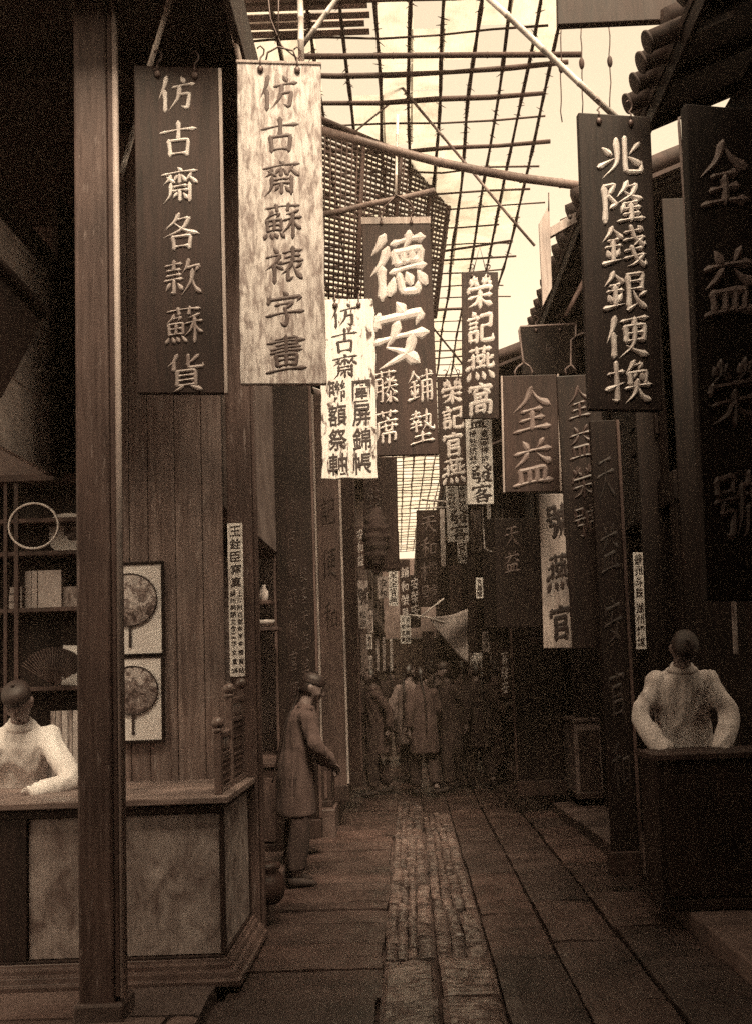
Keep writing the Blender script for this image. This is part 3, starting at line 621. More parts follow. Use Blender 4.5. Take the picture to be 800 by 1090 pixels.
for k, (a, b) in enumerate(((54, 59), (59.6, 65.5), (66, 72), (72.6, 77), (77.6, 85))):
    book(a, b, 6.66, zz, at(60, 757, 6.66).z - zz, ('slim grey book first from the left behind the clerk', 'grey book second from the left behind the clerk', 'third grey book behind the clerk', 'fourth slim book behind the clerk', 'pale last book of the row behind the clerk')[k], 'bookpaper' if k in (2, 4) else 'grey_sign')

# round fan frame, square fan and folding fan on the shelves
def fanpaint():                          # painted fan paper: ink hills and trees on silk
    mt, n, b = new_mat('painted_fan_silk')
    v = coords(n, (1, 1, 1)); f = nz(n, v, 17, 8, .8); h = nz(n, v, 70, 6, .5)
    tc = n.nodes.new('ShaderNodeTexCoord'); sx = n.nodes.new('ShaderNodeSeparateXYZ'); n.links.new(tc.outputs['Object'], sx.inputs[0])
    mr = n.nodes.new('ShaderNodeMapRange'); mr.inputs[1].default_value = .20; mr.inputs[2].default_value = .48; mr.inputs[3].default_value = .12; mr.inputs[4].default_value = -.14
    n.links.new(sx.outputs[2], mr.inputs[0])
    ad = n.nodes.new('ShaderNodeMath'); n.links.new(f, ad.inputs[0]); n.links.new(mr.outputs[0], ad.inputs[1])
    c = ramp(n, ad.outputs[0], [(.40, tone(.46)), (.47, tone(.34)), (.50, tone(.06)), (.56, tone(.25)), (.60, tone(.10)), (.66, tone(.03))])
    c = mixc(n, .7, c, ramp(n, h, [(.35, (.55, .55, .55, 1)), (.6, (1.15, 1.15, 1.15, 1))]), 'MULTIPLY')
    n.links.new(c, b.inputs['Base Color']); b.inputs['Roughness'].default_value = .7; return mt
M['fan'] = fanpaint()
c = at(36, 527, 6.5); rr = .155
o = empty('hoop', (c.x, 6.5, SH[3] + .005)); mb = MB()
mb.tube([(rr * 1.06 * math.cos(a * math.pi / 20), 0, rr * .98 + rr * .98 * math.sin(a * math.pi / 20)) for a in range(-35, 6)], .008, 8); mb.build('rim', M['paper'], o)
mb = MB(); mb.tube([(rr * 1.04 * math.cos(a * math.pi / 20), .012, rr * .98 + rr * .96 * math.sin(a * math.pi / 20)) for a in range(0, 41)], .005, 8); mb.build('inner_rim', M['iron'], o)
tag(o, 'thin pale round fan hoop without silk on the upper shelf', 'fan hoop')
c = at(72, 527, 6.8)
o = empty('square_fan', (c.x, 6.8, SH[3] + .01)); mb = MB()
def superell(rx, rz, y0, y1, n=40, e=3.2, mb=None):
    ring = [(rx * math.copysign(abs(math.cos(t)) ** (2 / e), math.cos(t)), rz * math.copysign(abs(math.sin(t)) ** (2 / e), math.sin(t))) for t in [2 * math.pi * k / n for k in range(n)]]
    vs = [(x, y0, z) for x, z in ring] + [(x, y1, z) for x, z in ring]
    return vs, [tuple(range(n)), tuple(range(2 * n - 1, n - 1, -1))] + [(k, (k + 1) % n, n + (k + 1) % n, n + k) for k in range(n)]
vs, fs = superell(.13, .135, 0, .006); mb.add([(x, y, z + .14) for x, y, z in vs], fs); mb.build('silk', M['paper'], o)
mb = MB(); vs, fs = superell(.062, .07, -.004, -.001, 24, 2.0); mb.add([(x + .03, y, z + .15) for x, y, z in vs], fs); wobble(mb.build('painting', M['fan'], o), .02, 18)
tag(o, 'pale rounded square fan with a small painting beside the round hoop', 'fan')
c = at(58, 722, 6.55)
o = empty('folding_fan', (c.x, 6.55, SH[1] + .003)); mb = MB(); nF = 26
for k in range(nF):
    a0 = R(28) + R(118) * k / nF; a1 = R(28) + R(118) * (k + .5) / nF; a2 = R(28) + R(118) * (k + 1) / nF
    pr = lambda a, r, y: (r * math.cos(a), y, r * math.sin(a) + .002)
    mb.add([pr(a0, .08, 0), pr(a0, .25, 0), pr(a1, .25, -.010), pr(a1, .08, -.004), pr(a2, .25, 0), pr(a2, .08, 0)], [(0, 1, 2, 3), (3, 2, 4, 5)])
mb.build('leaf', M['fabric_dark'], o)
mb = MB()
for k in range(0, nF + 1): a = R(28) + R(118) * k / nF; mb.tube([(0, -.012, .004), (.255 * math.cos(a), -.012, .255 * math.sin(a))], .0022, 5)
mb.build('ribs', M['post'], o); tag(o, 'open dark folding fan with fine pale ribs standing on the lower shelf', 'fan')
c = at(73, 700, 6.7); o = empty('paper_slip', (c.x, 6.72, SH[1] + .002), 0, R(3)); mb = MB(); mb.b2(-.055, .055, 0, .006, 0, .27); mb.build('sheet', M['paper'], o, .001); tag(o, 'blank white paper card leaning behind the folding fan', 'card')
c = at(41, 566, 6.6); o = empty('spectacles', (c.x, 6.6, SH[3] + .002 - .0)); o.location.z = SH[3] + .001
mb = MB(); z0 = .0
for s in (-1, 1): mb.tube([(.06 * s + .045 * math.cos(t * math.pi / 12), .0, .045 + .045 * math.sin(t * math.pi / 12)) for t in range(25)], .004, 6)
mb.tube([(-.018, 0, .05), (0, 0, .062), (.018, 0, .05)], .004, 6); bpy.data.objects.remove(o)
# two round fans framed on white mats, hung on the plank partition
def framed_fan(cx, y0, y1, label, dark):
    Y = 5.93; a = at(cx, y0, Y); b = at(cx, y1, Y); h = a.z - b.z; w = .80 * h
    x1 = at(176, (y0 + y1) / 2, Y).x; xc = x1 - w / 2
    o = empty('framed_fan', (xc, Y - .02, b.z))
    mb = MB(); t = .019; mb.b2(-w / 2, w / 2, 0, .02, 0, t); mb.b2(-w / 2, w / 2, 0, .02, h - t, h); mb.b2(-w / 2, -w / 2 + t, 0, .02, t, h - t); mb.b2(w / 2 - t, w / 2, 0, .02, t, h - t); mb.build('frame', M['lacquer'], o, .003)
    mb = MB(); mb.b2(-w / 2 + t, w / 2 - t, .008, .018, t, h - t); mb.build('mount', M['paper'], o)
    mb = MB(); r = h * .285; vs, fs = superell(r, r * .96, -.002, .006, 44, 2.0); mb.add([(x + .022, y, z + h * .60) for x, y, z in vs], fs); mb.build('fan_face', M['fan'], o)
    mb = MB(); mb.tube([(.022 + r * math.cos(k * math.pi / 20), -.003, h * .60 + r * .96 * math.sin(k * math.pi / 20)) for k in range(41)], .0045, 6); mb.build('fan_rim', M['ink'], o)
    mb = MB(); mb.b2(.014, .030, -.004, .006, h * .10, h * .60 - r * .95); mb.build('fan_handle', M['ink'], o, .002)
    tag(o, label, 'framed fan', 'framed round fans on the plank partition'); return o
framed_fan(152, 598, 699, 'upper framed round fan with craggy painted hills on the plank wall', 0)
framed_fan(153, 697, 791, 'lower framed round fan with a tree and lake on the plank wall', 1)
# the tilted hanging board under the left ceiling
o = empty('tilted_shop_board', at(30, 330, 5.5)); L = o.location
q = [at(-70, 216, 4.5) - L, at(46, 340, 5.5) - L, at(2, 424, 5.2) - L, at(-110, 420, 4.3) - L]
mb = MB(); mb.plate(q, .03); mb.build('panel', M['lacquer_grey'], o, .004)
mb = MB(); mb.tube([q[0] + Vector((0, -.01, .03)), q[1] + Vector((.02, -.01, .03))], .035, 10); mb.build('top_rail', M['darkwood'], o)
mb = MB(); e1 = (q[1] - q[0]).normalized(); nrm = (q[1] - q[0]).cross(q[3] - q[0]).normalized(); nrm = nrm if nrm.y < 0 else -nrm
tmp = MB(); letters(tmp, '畫古', 0, .24, -.16, .17, .17, 0, .008, 9)
e2 = nrm.cross(e1); e2 = e2 if e2.z > 0 else -e2; c0 = at(9, 375, 5.36) - L
mb.add([c0 + e1 * v.x + e2 * v.z + nrm * (-v.y + .034) for v in tmp.v], tmp.f, True); mb.build('inscription', M['dimgrey'], o)
tag(o, 'dark board with carved characters tilting out under the ceiling at far left', 'sign')

# --- the row of houses behind, left and right
def house(name, label, x_face, side, y0, y1, zf, ze, eave_out, wall='plaster', floor_z=2.9, openings=2, group=None, dk='darkwood'):
    """a two storey shophouse: side -1 left, +1 right. ze is the eave height at the front."""
    dk = 'shade_wood' if side > 0 else dk
    o = empty(name, (x_face, (y0 + y1) / 2, 0)); s = side; hy = (y1 - y0) / 2
    def hp(nm, mat, *bx, bevel=0.0):
        mb = MB()
        for xa, xb, ya, yb, za, zb in bx: mb.b2(min(s * xa, s * xb), max(s * xa, s * xb), ya, yb, za, zb)
        return mb.build(nm, M[mat], o, bevel)
    hp('wall', wall, (.0, .2, -hy, hy, floor_z, ze - .05), (.0, 3.2, hy - .22, hy - .001, 0, ze - .1), (.0, 3.2, -hy + .001, -hy + .22, 0, ze - .1), (2.9, 3.1, -hy + .23, hy - .23, 0, ze - .1), bevel=.008)
    hp('floor_beam', dk, (-.03, .2, -hy + .02, hy - .02, floor_z - .22, floor_z - .005), bevel=.01)
    hp('ceiling', dk, (.21, 2.88, -hy + .23, hy - .23, floor_z - .05, floor_z))
    for k in range(openings + 1):
        yy = -hy + .12 + (2 * hy - .24) * k / openings; hp('shop_post', dk, (-.02, .14, yy - .08, yy + .08, 0, floor_z - .225), bevel=.01)
    for k in range(openings):             # upper shutters
        ya = -hy + 2 * hy * (k + .25) / openings; yb = -hy + 2 * hy * (k + .75) / openings
        sh = hp('shutter', dk, (-.03, -.003, ya, yb, floor_z + .35, ze - .45), bevel=.006)
        for zz in (floor_z + .55, ze - .65): hp('shutter_rail', dk, (-.045, -.032, ya + .03, yb - .03, zz, zz + .05))
    rf = MB(); rise = 1.5; q = []
    A = Vector((-s * eave_out, 0, ze)); B = Vector((s * 3.3, 0, ze + rise))
    nt_ = max(6, int((y1 - y0) / .24)); dirv = (B - A); nl = dirv.length; du = dirv / nl; nn = Vector((-du.z * s, 0, du.x * s)); nn = nn if nn.z > 0 else -nn
    base = [Vector((A.x, -hy, A.z)), Vector((A.x, hy, A.z)), Vector((B.x, hy, B.z)), Vector((B.x, -hy, B.z))]
    rf.plate([p - Vector((0, 0, .07)) for p in base], .03)
    for k in range(nt_):                  # rows of half round tiles running down to the eave
        yy = -hy + (y1 - y0) * (k + .5) / nt_; r0 = (y1 - y0) / nt_ * .30
        pts = []; rr_ = []
        for j in range(13):
            t = j / 12 * min(nl, 3.0); jj = .012 if j % 2 else 0; pts.append(A + du * t + Vector((0, yy + rng.uniform(-.006, .006), 0)) + nn * (.03 + jj)); rr_.append(r0 * (1.08 if j % 2 == 0 else .95))
        rf.tube(pts, rr_, 8)
    r_ = rf.build('roof', M['tile'], o)
    for k in range(0, nt_, 2):
        yy = -hy + (y1 - y0) * (k + .5) / nt_; mb = MB(); mb.tube([A + du * .03 + Vector((0, yy, -.12)), A + du * (nl * .55) + Vector((0, yy, -.12))], .04, 6); mb.build('rafter', M[dk], o)
    hp('fascia', dk, (-eave_out + .02, -eave_out + .05, -hy, hy, ze - .20, ze - .05), bevel=.005)
    tag(o, label, 'house', group); return o
house('shophouse', 'dark shophouse with brick upper storey just past the fan shop on the left', -1.5, -1, 7.25, 9.35, 0, 5.6, .35, 'brick', 2.95, 1)
house('shophouse', 'left hand shophouse hidden behind the standing signboards', -1.15, -1, 9.45, 13.4, 0, 5.4, .35, 'plaster', 2.9, 2)
house('shophouse', 'far left shophouse behind the cluster of small white placards', -.95, -1, 13.5, 19.5, 0, 5.2, .3, 'plaster', 2.8, 3)
house('shophouse', 'farthest left shophouse closing the side of the lane', -.80, -1, 19.6, 34, 0, 5.0, .3, 'plaster', 2.8, 4)
_e = at(694, 76, 5.2)
h1 = house('shophouse', 'near right shophouse with round tile ends along its black eave', 1.95, 1, 1.0, 5.7, 0, _e.z, 1.95 - _e.x, 'shade_wood', 2.9, 3)
_e = at(604, 240, 7.4)
h2 = house('shophouse', 'right shophouse with a tiled eave sloping behind the iron hook frame', 1.95, 1, 6.9, 10.3, 0, _e.z, 1.95 - _e.x, 'shade_wood', 2.9, 2)
h3 = house('shophouse', 'third shophouse on the right above the pale sill block', 1.75, 1, 10.4, 14.4, 0, 4.8, .85, 'shade_wood', 2.8, 2)
house('shophouse', 'far right shophouse behind the tan paper shop sign', 1.5, 1, 14.5, 21, 0, 4.7, .8, 'darkwood', 2.8, 3)
house('shophouse', 'farthest right shophouse where the lane bends', 1.05, 1, 21.1, 36, 0, 4.6, .75, 'darkwood', 2.8, 4)
# the lane goes on behind the camera
house('shophouse', 'shophouse behind the viewer on the left of the lane', -1.5, -1, -7.6, 1.6, 0, 4.8, .6, 'plaster', 2.7, 3)
house('shophouse', 'shophouse behind the viewer on the right of the lane', 1.95, 1, -6.0, .9, 0, 5.0, .8, 'plaster', 2.9, 3)
o = tag(empty('end_house', (0, -8, 0)), 'added unseen wall blocking low light behind the viewer', 'house')
mb = MB(); mb.b2(-5, 5, -.3, 0, 0, 5.5); mb.build('wall', M['plaster'], o, .01)  # wall added across the unseen lane to keep low light out
# added unseen mats that keep sun and sky off the near lane
o = tag(empty('added_shade_canopy', (0, -2.8, 7.1)), 'added unseen mats blocking sun and sky behind the viewer', 'canopy'); mb = MB()
for k in range(12): mb.b2(-3.2, 3.2, -4.9 + k * .82, -4.9 + k * .82 + .80, rng.uniform(0, .03), rng.uniform(.035, .05))
mb.build('mats', M['mat'], o)
# end of the lane where it bends away
o = tag(empty('end_house', (.1, 37, 0)), 'gloomy house front closing the far end of the lane', 'house')
mb = MB(); mb.b2(-4, 4, 0, .3, 2.7, 5.7); mb.b2(-4, -1, 0, .3, 0, 2.698); mb.b2(1, 4, 0, .3, 0, 2.698); mb.build('wall', M['plaster'], o, .01)
mb = MB(); mb.b2(-1, 1, .1, .16, 0, 2.69); mb.build('door', M['darkwood'], o)

# ================================================================== OVERHEAD BAMBOO
def pole(name, label, cat, a, b, r, mat='bamboo', nodes=True, group=None, sag=0.0):
    a = Vector(a); b = Vector(b); o = empty(name, a); d = b - a; n = max(4, int(d.length / .33)); pts = []; rs = []
    perp = Vector((rng.uniform(-1, 1), rng.uniform(-1, 1), rng.uniform(-1, 1)))
    for i in range(n + 1):
        t = i / n; p = d * t + Vector((0, 0, -sag * 4 * t * (1 - t))) + perp * (r * .6 * mnoise.noise(Vector((t * 3, a.x * 7, a.z * 3))))
        if nodes and 0 < i < n:
            e = d.normalized() * r * .35; pts += [p - e, p, p + e]; rs += [r * .98, r * 1.16, r * .98]
        else: pts.append(p); rs.append(r)
    mb = MB(); mb.tube(pts, rs, 8); mb.build('cane', M[mat], o)
    return tag(o, label, cat, group)

lat = tag(empty('bamboo_roof_lattice', (.2, 20, 7.0)), 'open grid of thin bamboo canes roofing the lane against the sky', 'lattice roof')
Lx = (-1.25, -.96, -.66, -.38, -.08, .20, .48, .78, 1.04, 1.28, 1.5)
y = 6.2; ys = []
while y < 46: ys.append(y); y += .47 if y < 30 else .8
for i, yy in enumerate(ys):
    mb = MB(); x0 = -2.6 + rng.uniform(-.1, .2); x1 = 1.50 + rng.uniform(-.22, .12)
    if i % 3 == 2: x1 += .25
    sag = rng.uniform(-.03, .03); pts = [(x0 + (x1 - x0) * k / 8 - .2, yy - 20 + rng.uniform(-.03, .03) + sag * k / 4, rng.uniform(-.025, .025) - .0012 * k * (8 - k)) for k in range(9)]
    r = rng.choice((.009, .011, .013, .022)) if yy < 20 else .015
    mb.tube(pts, [r * rng.uniform(.85, 1.2) for _ in pts], 6); mb.build('cross_cane', M['lattice'], lat)
for i, xx in enumerate(Lx):              # lengthwise bundles with frayed palm ties
    mb = MB(); pts = []; n = 150; rs = []
    for k in range(n):
        yy = 6.0 + 40 * (k / (n - 1)) ** 1.3; pts.append((xx - .2 + .03 * mnoise.noise(Vector((yy * .6, xx * 9, 0))) - .012 * max(0, yy - 12), yy - 20, .035 + .02 * mnoise.noise(Vector((yy, xx, 4)))))
        rs.append(.013 + .018 * abs(mnoise.noise(Vector((yy * 6, xx * 3, 1)))))
    mb.tube(pts, rs, 6); mb.build('long_cane', M['lattice'], lat)
    mb = MB()
    for k in range(150):
        yy = 6 + rng.random() ** 1.6 * 26; px_ = xx - .2 + .03 * mnoise.noise(Vector((yy * .6, xx * 9, 0))) - .012 * max(0, yy - 12)
        a = Vector((px_, yy - 20, .03)); dd = Vector((rng.uniform(-.06, .06), rng.uniform(-.05, .05), rng.uniform(-.05, .03)))
        mb.tube([a - dd * .7, a, a + dd], [.002, .008, .002], 4)
    t = mb.build('palm_ties', M['lattice'], lat); t['kind'] = 'stuff'
m1 = MB()
for k in range(16): 
    m1.b2(-1.42 + rng.uniform(-.03, .03), -.34 + rng.uniform(-.05, .05), 6.4 + k * .11 - 20, 6.4 + k * .11 + .085 - 20, .055 + rng.uniform(0, .012), .062 + rng.uniform(0, .012))
m1.build('straw_mat', M['mat'], lat)
mb = MB()                                 # translucent matting laid over the canes, some of it gone
for i, (xa, xb) in enumerate(zip(Lx, Lx[1:])):
    y = 6.3
    while y < 45:
        d = rng.choice((.46, .92, 1.4)); z = .075 + .004 * i + rng.uniform(0, .003)
        if rng.random() > (.42 if y < 12 else .55 if y < 24 else .2):
            n = 3; vs = []
            for j in range(n + 1):
                for k in (0, 1): vs.append(((xa + .01 if k == 0 else xb + .03) - .2 - .012 * max(0, y - 12), y - 20 + d * j / n - .01 * (j == n), z + rng.uniform(-.008, .008)))
            mb.add(vs, [(2 * j, 2 * j + 1, 2 * j + 3, 2 * j + 2) for j in range(n)], True)
        y += d
pp = mb.build('paper_matting', M['oiled'], lat)
# hanging cords at the open right side of the lattice
for i, (px_, y1, y2) in enumerate(((618, 30, 120), (648, 28, 118), (596, 30, 130))):
    a = at(px_, y1, 6.0); b = at(px_ + 1, y2, 6.0); o = empty('hanging_rope', a); n = 9; mb = MB()
    mb.tube([(b - a) * (k / n) + Vector((rng.uniform(-.006, .006), 0, 0)) for k in range(n + 1)], .004, 5)
    mb.build('cord', M['lattice'], o)
    mb = MB(); mb.ball((b - a) * .42, (.018, .018, .04), 8, 6); mb.build('knot', M['lattice'], o)
    tag(o, ('knotted cord hanging at the left of the sky gap beside the right eave', 'middle knotted cord hanging in the sky gap with a frayed tuft', 'shortest cord hanging at the lattice edge')[i], 'cord')

pole('bamboo_pole', 'thick bent bamboo pole spanning the lane below the lattice', 'pole', at(338, 138, 7.6), at(640, 201, 7.6), .036, 'bamboo', True, None, .06)
pole('bamboo_pole', 'pale straight pole slanting down to the top of the exchange sign', 'pole', at(500, -20, 5.2), at(655, 125, 5.2), .018, 'palebamboo')
pole('bamboo_pole', 'thin pole slanting across the lattice to the small right eave', 'pole', at(398, 58, 9), at(568, 262, 9), .014, 'bamboo')
pole('bamboo_pole', 'thin cane crossing under the lattice from the white board toward upper right', 'pole', at(372, 145, 9.2), at(500, 40, 9.2), .010, 'bamboo')
pole('bamboo_pole', 'horizontal cane level with the top of the faded white board', 'pole', at(318, 60, 6.6), at(618, 58, 6.6), .020, 'lattice')
pole('bamboo_pole', 'pale stick rising left from the dark fan shop sign', 'pole', at(157, 78, 4.62), at(190, -30, 4.62), .014, 'palebamboo')
pole('bamboo_pole', 'pale stick slanting behind the dark fan shop sign to the post', 'pole', at(128, 190, 4.85), at(146, 128, 4.85), .014, 'palebamboo')
pole('bamboo_pole', 'pale stick rising left from the faded white board', 'pole', at(257, 70, 4.84), at(233, -30, 4.84), .014, 'palebamboo')
pole('bamboo_pole', 'upright pale stick rising right from the faded white board', 'pole', at(321, 68, 4.84), at(319, -30, 4.84), .016, 'palebamboo')
pole('bamboo_pole', 'pale stick slanting up right behind the faded white board', 'pole', at(322, 48, 5.0), at(372, -20, 5.0), .014, 'palebamboo')
pole('bamboo_pole', 'bamboo arm carrying the large carved sign over the lane', 'pole', at(330, 231, 8.05), at(462, 203, 8.05), .026, 'bamboo')
pole('bamboo_pole', 'thin pale stick hanging down to the arm of the large carved sign', 'pole', at(421, 208, 8.0), at(423, 122, 8.0), .011, 'palebamboo')
pole('bamboo_pole', 'cane running right behind the narrow swallow nest sign', 'pole', at(468, 268, 12), at(545, 256, 12), .016, 'lattice')
pole('bamboo_pole', 'wire cane sloping down left of the narrow swallow nest sign', 'pole', at(455, 342, 13.5), at(492, 388, 13.5), .014, 'lattice')

# slatted bamboo awning screen behind the large sign
c4 = [at(338, 132, 8.6), at(481, 190, 11.6), at(462, 338, 11.2), at(338, 322, 8.7)]
aw = tag(empty('slatted_awning', c4[0]), 'dark slatted bamboo awning screen propped out over the lane with light between slats', 'awning')
q = [p - c4[0] for p in c4]; mb = MB(); ns = 31
for k in range(ns):
    t = (k + .5) / ns; a = q[0].lerp(q[3], t); b = q[1].lerp(q[2], t); b = a.lerp(b, rng.uniform(.985, 1.02))
    mb.tube([a, a.lerp(b, .5) + Vector((0, 0, rng.uniform(-.006, .006))), b], [(.017, .017)] * 3, 6)
mb.build('slats', M['lattice'], aw)
mb = MB()
for k in range(30):
    t = (k + .3) / 30; a = q[0].lerp(q[1], t); b = q[3].lerp(q[2], t); mb.tube([a + Vector((0, -.03, 0)), b + Vector((0, -.03, 0))], .009 if k % 8 else .030, 6)
mb.build('battens', M['lattice'], aw)
mb = MB(); mb.tube([q[0] + Vector((0, -.04, .03)), q[1] + Vector((0, -.04, .03))], .035, 8); mb.build('top_bar', M['lattice'], aw)
mb = MB(); mb.tube([q[1] + Vector((0, -.04, .03)), q[2]], .03, 8); mb.build('side_bar', M['lattice'], aw)

# ================================================================== HANGING SIGNBOARDS
def board(name, label, top, bot, wpx, Y, mat, thick=.032, yaw=0.0, texts=(), lmat='gilt', relief=.008, weight=11.0, hooks=2, cap=None, edge=None, chips=0.0, bevel=.006, cat='sign', group=None, ledge=None):
    T = at(*top, Y); B = at(*bot, Y); h = (T - B).length; dep = ((T + B) / 2 - EYE).dot(FWD); w = wpx * dep / F / math.cos(R(yaw))
    tilt = math.asin(max(-1, min(1, -(B.x - T.x) / h)))
    if abs(tilt) < R(.4): tilt = 0
    o = empty(name, T, R(yaw), tilt); mb = MB()
    nx, nz_ = 8, 24; vs = []; fs = []      # a plank with a slightly uneven outline
    ring = [(-w / 2 + w * i / nx, 0) for i in range(nx)] + [(w / 2, -h * k / nz_) for k in range(nz_)] + [(w / 2 - w * i / nx, -h) for i in range(nx)] + [(-w / 2, -h + h * k / nz_) for k in range(nz_)]
    sd = rng.uniform(0, 99)
    if chips: 
        ring = [(x + chips * mnoise.noise(Vector((x * 14, z * 14, sd))), z + chips * .9 * mnoise.noise(Vector((x * 14, z * 14, sd + 5)))) for x, z in ring]
    N = len(ring); vs = [(x, -thick / 2, z) for x, z in ring] + [(x, thick / 2, z) for x, z in ring]
    fs = [tuple(range(N)), tuple(range(2 * N - 1, N - 1, -1))] + [(k, (k + 1) % N, N + (k + 1) % N, N + k) for k in range(N)]
    mb.add(vs, fs); mb.build('plank', M[mat], o, bevel)
    if cap:
        ch = cap; mb = MB(); mb.b2(-w / 2 - .004, w / 2 + .004, -thick / 2 - .006, thick / 2 + .006, -ch, .004); mb.build('cap_strip', M['palewood'], o, .003)
    if edge:
        for s in ((-1, 1) if edge == 'both' else ((1,) if edge == 'right' else (-1,))):
            mb = MB(); mb.b2(s * w / 2 + (0.001 if s > 0 else -.017), s * w / 2 + (.017 if s > 0 else -.001), -thick / 2 - .004, thick / 2 + .002, -h, 0); mb.build('edge_strip', M['palewood' if name != 'signboard_dim' else 'midwood'], o, .003)
    if hooks:
        for s in ((-1, 1) if hooks == 2 else (0,)):
            hx = s * w * .22; mb = MB(); rr = .016 if Y < 7 else .022
            mb.tube([(hx, -thick / 2 - .006, -.04), (hx, -thick / 2 - .008, .005), (hx, 0, .03), (hx + rr, 0, .05), (hx + rr * 1.2, 0, .075), (hx, 0, .095), (hx - rr, 0, .08)], .0045 if Y < 7 else .006, 6)
            mb.ball((hx, -thick / 2 - .006, -.045), (.016, .008, .02), 8, 6); mb.build('hook', M['iron'], o)
    if texts:
        for t in texts:
            s, cx, z0, z1, sw, sh = t[:6]; wt = t[6] if len(t) > 6 else weight; dx = t[7] * w if len(t) > 7 else 0; n = len(s)
            if all(GL.get(c) for c in s) and wpx > 20:      # large brush characters are parts of their own
                for i, c in enumerate(s):
                    f = (i + .5) / n; mb = MB(); brush_char(mb, c, cx * w + dx * f, -(z0 + (z1 - z0) * f) * h, sw * w, sh * h, -thick / 2, relief, wt); mb.build('character', M[lmat if not isinstance(lmat, (list, tuple)) else lmat[min(i, len(lmat) - 1)]], o)
            else:
                mb = MB(); letters(mb, s, cx * w, -z0 * h, -z1 * h, sw * w, sh * h, -thick / 2, relief, wt, dx); mb.build('inscription', M[lmat], o)
    return tag(o, label, cat, group)

# fan shop, dark board: pale carved characters
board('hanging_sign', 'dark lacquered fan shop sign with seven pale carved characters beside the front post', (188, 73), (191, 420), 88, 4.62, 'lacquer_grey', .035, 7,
      [('仿古齋各款蘇貨', .0, .015, 1.01, .44, .108, 10, .06)], ['bonepaint'] * 3 + ['gilt', 'gilt_dim', 'gilt_dim', 'gilt_dim'], .006, hooks=2, edge='right', cat='hanging sign')  # pale right edge strip paints the light on the side face
board('hanging_sign', 'weathered white fan shop board with seven brown characters and chain links on top', (297, 68), (302, 410), 89, 4.8, 'white_old', .034, 5,
      [('仿古齋蘇裱字畫', -.01, .03, .975, .45, .108, 11, .05)], 'browink', .004, hooks=2, cap=.012, chips=.006, cat='hanging sign')
board('hanging_sign', 'peeling white board with black flaking patches and two columns of small characters', (369, 319), (372, 510), 58, 6.5, 'white_peel', .03, 0,
      [('仿古齋', -.05, .02, .45, .48, .135, 10.5), ('圍屏錦帳', .24, .45, .985, .34, .12), ('聯額祭軸', -.20, .45, .985, .34, .12)], 'ink', .003, hooks=2, chips=.012, cat='hanging sign')
board('hanging_sign', 'large black carved sign with two big pale raised characters over four small ones', (421, 233), (431, 485), 73, 8.0, 'lacquer_grey', .045, 3,
      [('德安', .0, .06, .645, .80, .265, 15), ('鋪墊', .27, .635, .97, .36, .135, 10.5, .0), ('藤蓆', -.24, .635, .97, .36, .135, 10.5)], 'bonepaint', .016, hooks=2, cap=.055, cat='hanging sign')
board('hanging_sign', 'narrow dark swallow nest sign with four pale characters against the sky', (510, 290), (511, 446), 39, 10.0, 'lacquer_grey', .035, 0,
      [('榮記燕窩', 0, .02, .99, .70, .215, 15)], 'bonepaint', .008, hooks=2, cat='hanging sign')
board('hanging_sign', 'smaller dark swallow nest sign hanging lower and farther left of its twin', (480, 401), (483, 517), 31, 12.5, 'lacquer_grey', .035, 0,
      [('榮記官燕', 0, .02, .99, .72, .215, 15)], 'bonepaint', .008, hooks=2, cat='hanging sign')
board('hanging_sign', 'white cloth cover seller board with two big black characters below two small columns', (508, 424), (511, 537), 28, 11.0, 'white_sign', .03, 0,
      [('益', -.04, .12, .29, .66, .16, 13), ('桌圍椅披', .20, .30, .62, .30, .075), ('椅墊炕墊', -.24, .30, .62, .30, .075), ('發客', .06, .62, .99, .80, .165, 13)], 'ink', .003, hooks=0, cat='hanging sign')
board('hanging_sign', 'second white cloth cover seller board hanging lower under the smaller swallow nest sign', (484.5, 505), (487, 577), 23, 13.5, 'white_sign', .03, 0,
      [('桌圍椅披', .24, .02, .50, .34, .115), ('椅墊炕墊', -.26, .02, .50, .34, .115), ('發客', .06, .50, .98, .84, .21, 13)], 'ink', .003, hooks=0, cat='hanging sign')
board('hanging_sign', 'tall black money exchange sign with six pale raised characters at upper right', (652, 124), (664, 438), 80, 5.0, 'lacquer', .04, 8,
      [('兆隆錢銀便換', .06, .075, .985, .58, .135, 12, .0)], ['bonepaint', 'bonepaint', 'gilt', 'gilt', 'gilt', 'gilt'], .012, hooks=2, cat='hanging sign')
board('hanging_sign', 'dark sign with two wide dim characters hung below the iron frame', (563, 400), (566, 524), 57, 7.6, 'lacquer_grey', .045, -4,
      [('全益', .02, .07, .98, .72, .37, 12.5)], 'dimgrey', .012, hooks=0, cap=None, edge='both', cat='hanging sign')
board('hanging_sign', 'black hanging board with three dim characters right of the wide dim sign', (614, 400), (632, 690), 46, 7.2, 'lacquer', .045, -3,
      [('全益榮號', -.02, .03, .62, .55, .115, 12.5)], 'dimgilt', .010, hooks=0, cat='hanging sign')
board('hanging_sign', 'huge black board with dim raised characters cropped by the right picture edge', (778, 118), (802, 640), 112, 4.0, 'shade_wood', .05, 10,
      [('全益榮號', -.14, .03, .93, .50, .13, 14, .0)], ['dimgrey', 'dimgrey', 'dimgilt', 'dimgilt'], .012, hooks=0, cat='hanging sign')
board('hanging_sign', 'narrow pale plank sign with thick black characters half hidden behind the black board', (588, 526), (593, 690), 30, 7.9, 'palewood', .03, 0,
      [('號燕官', .12, .02, 1.0, .78, .22, 17)], 'ink', .004, hooks=0, cat='hanging sign')
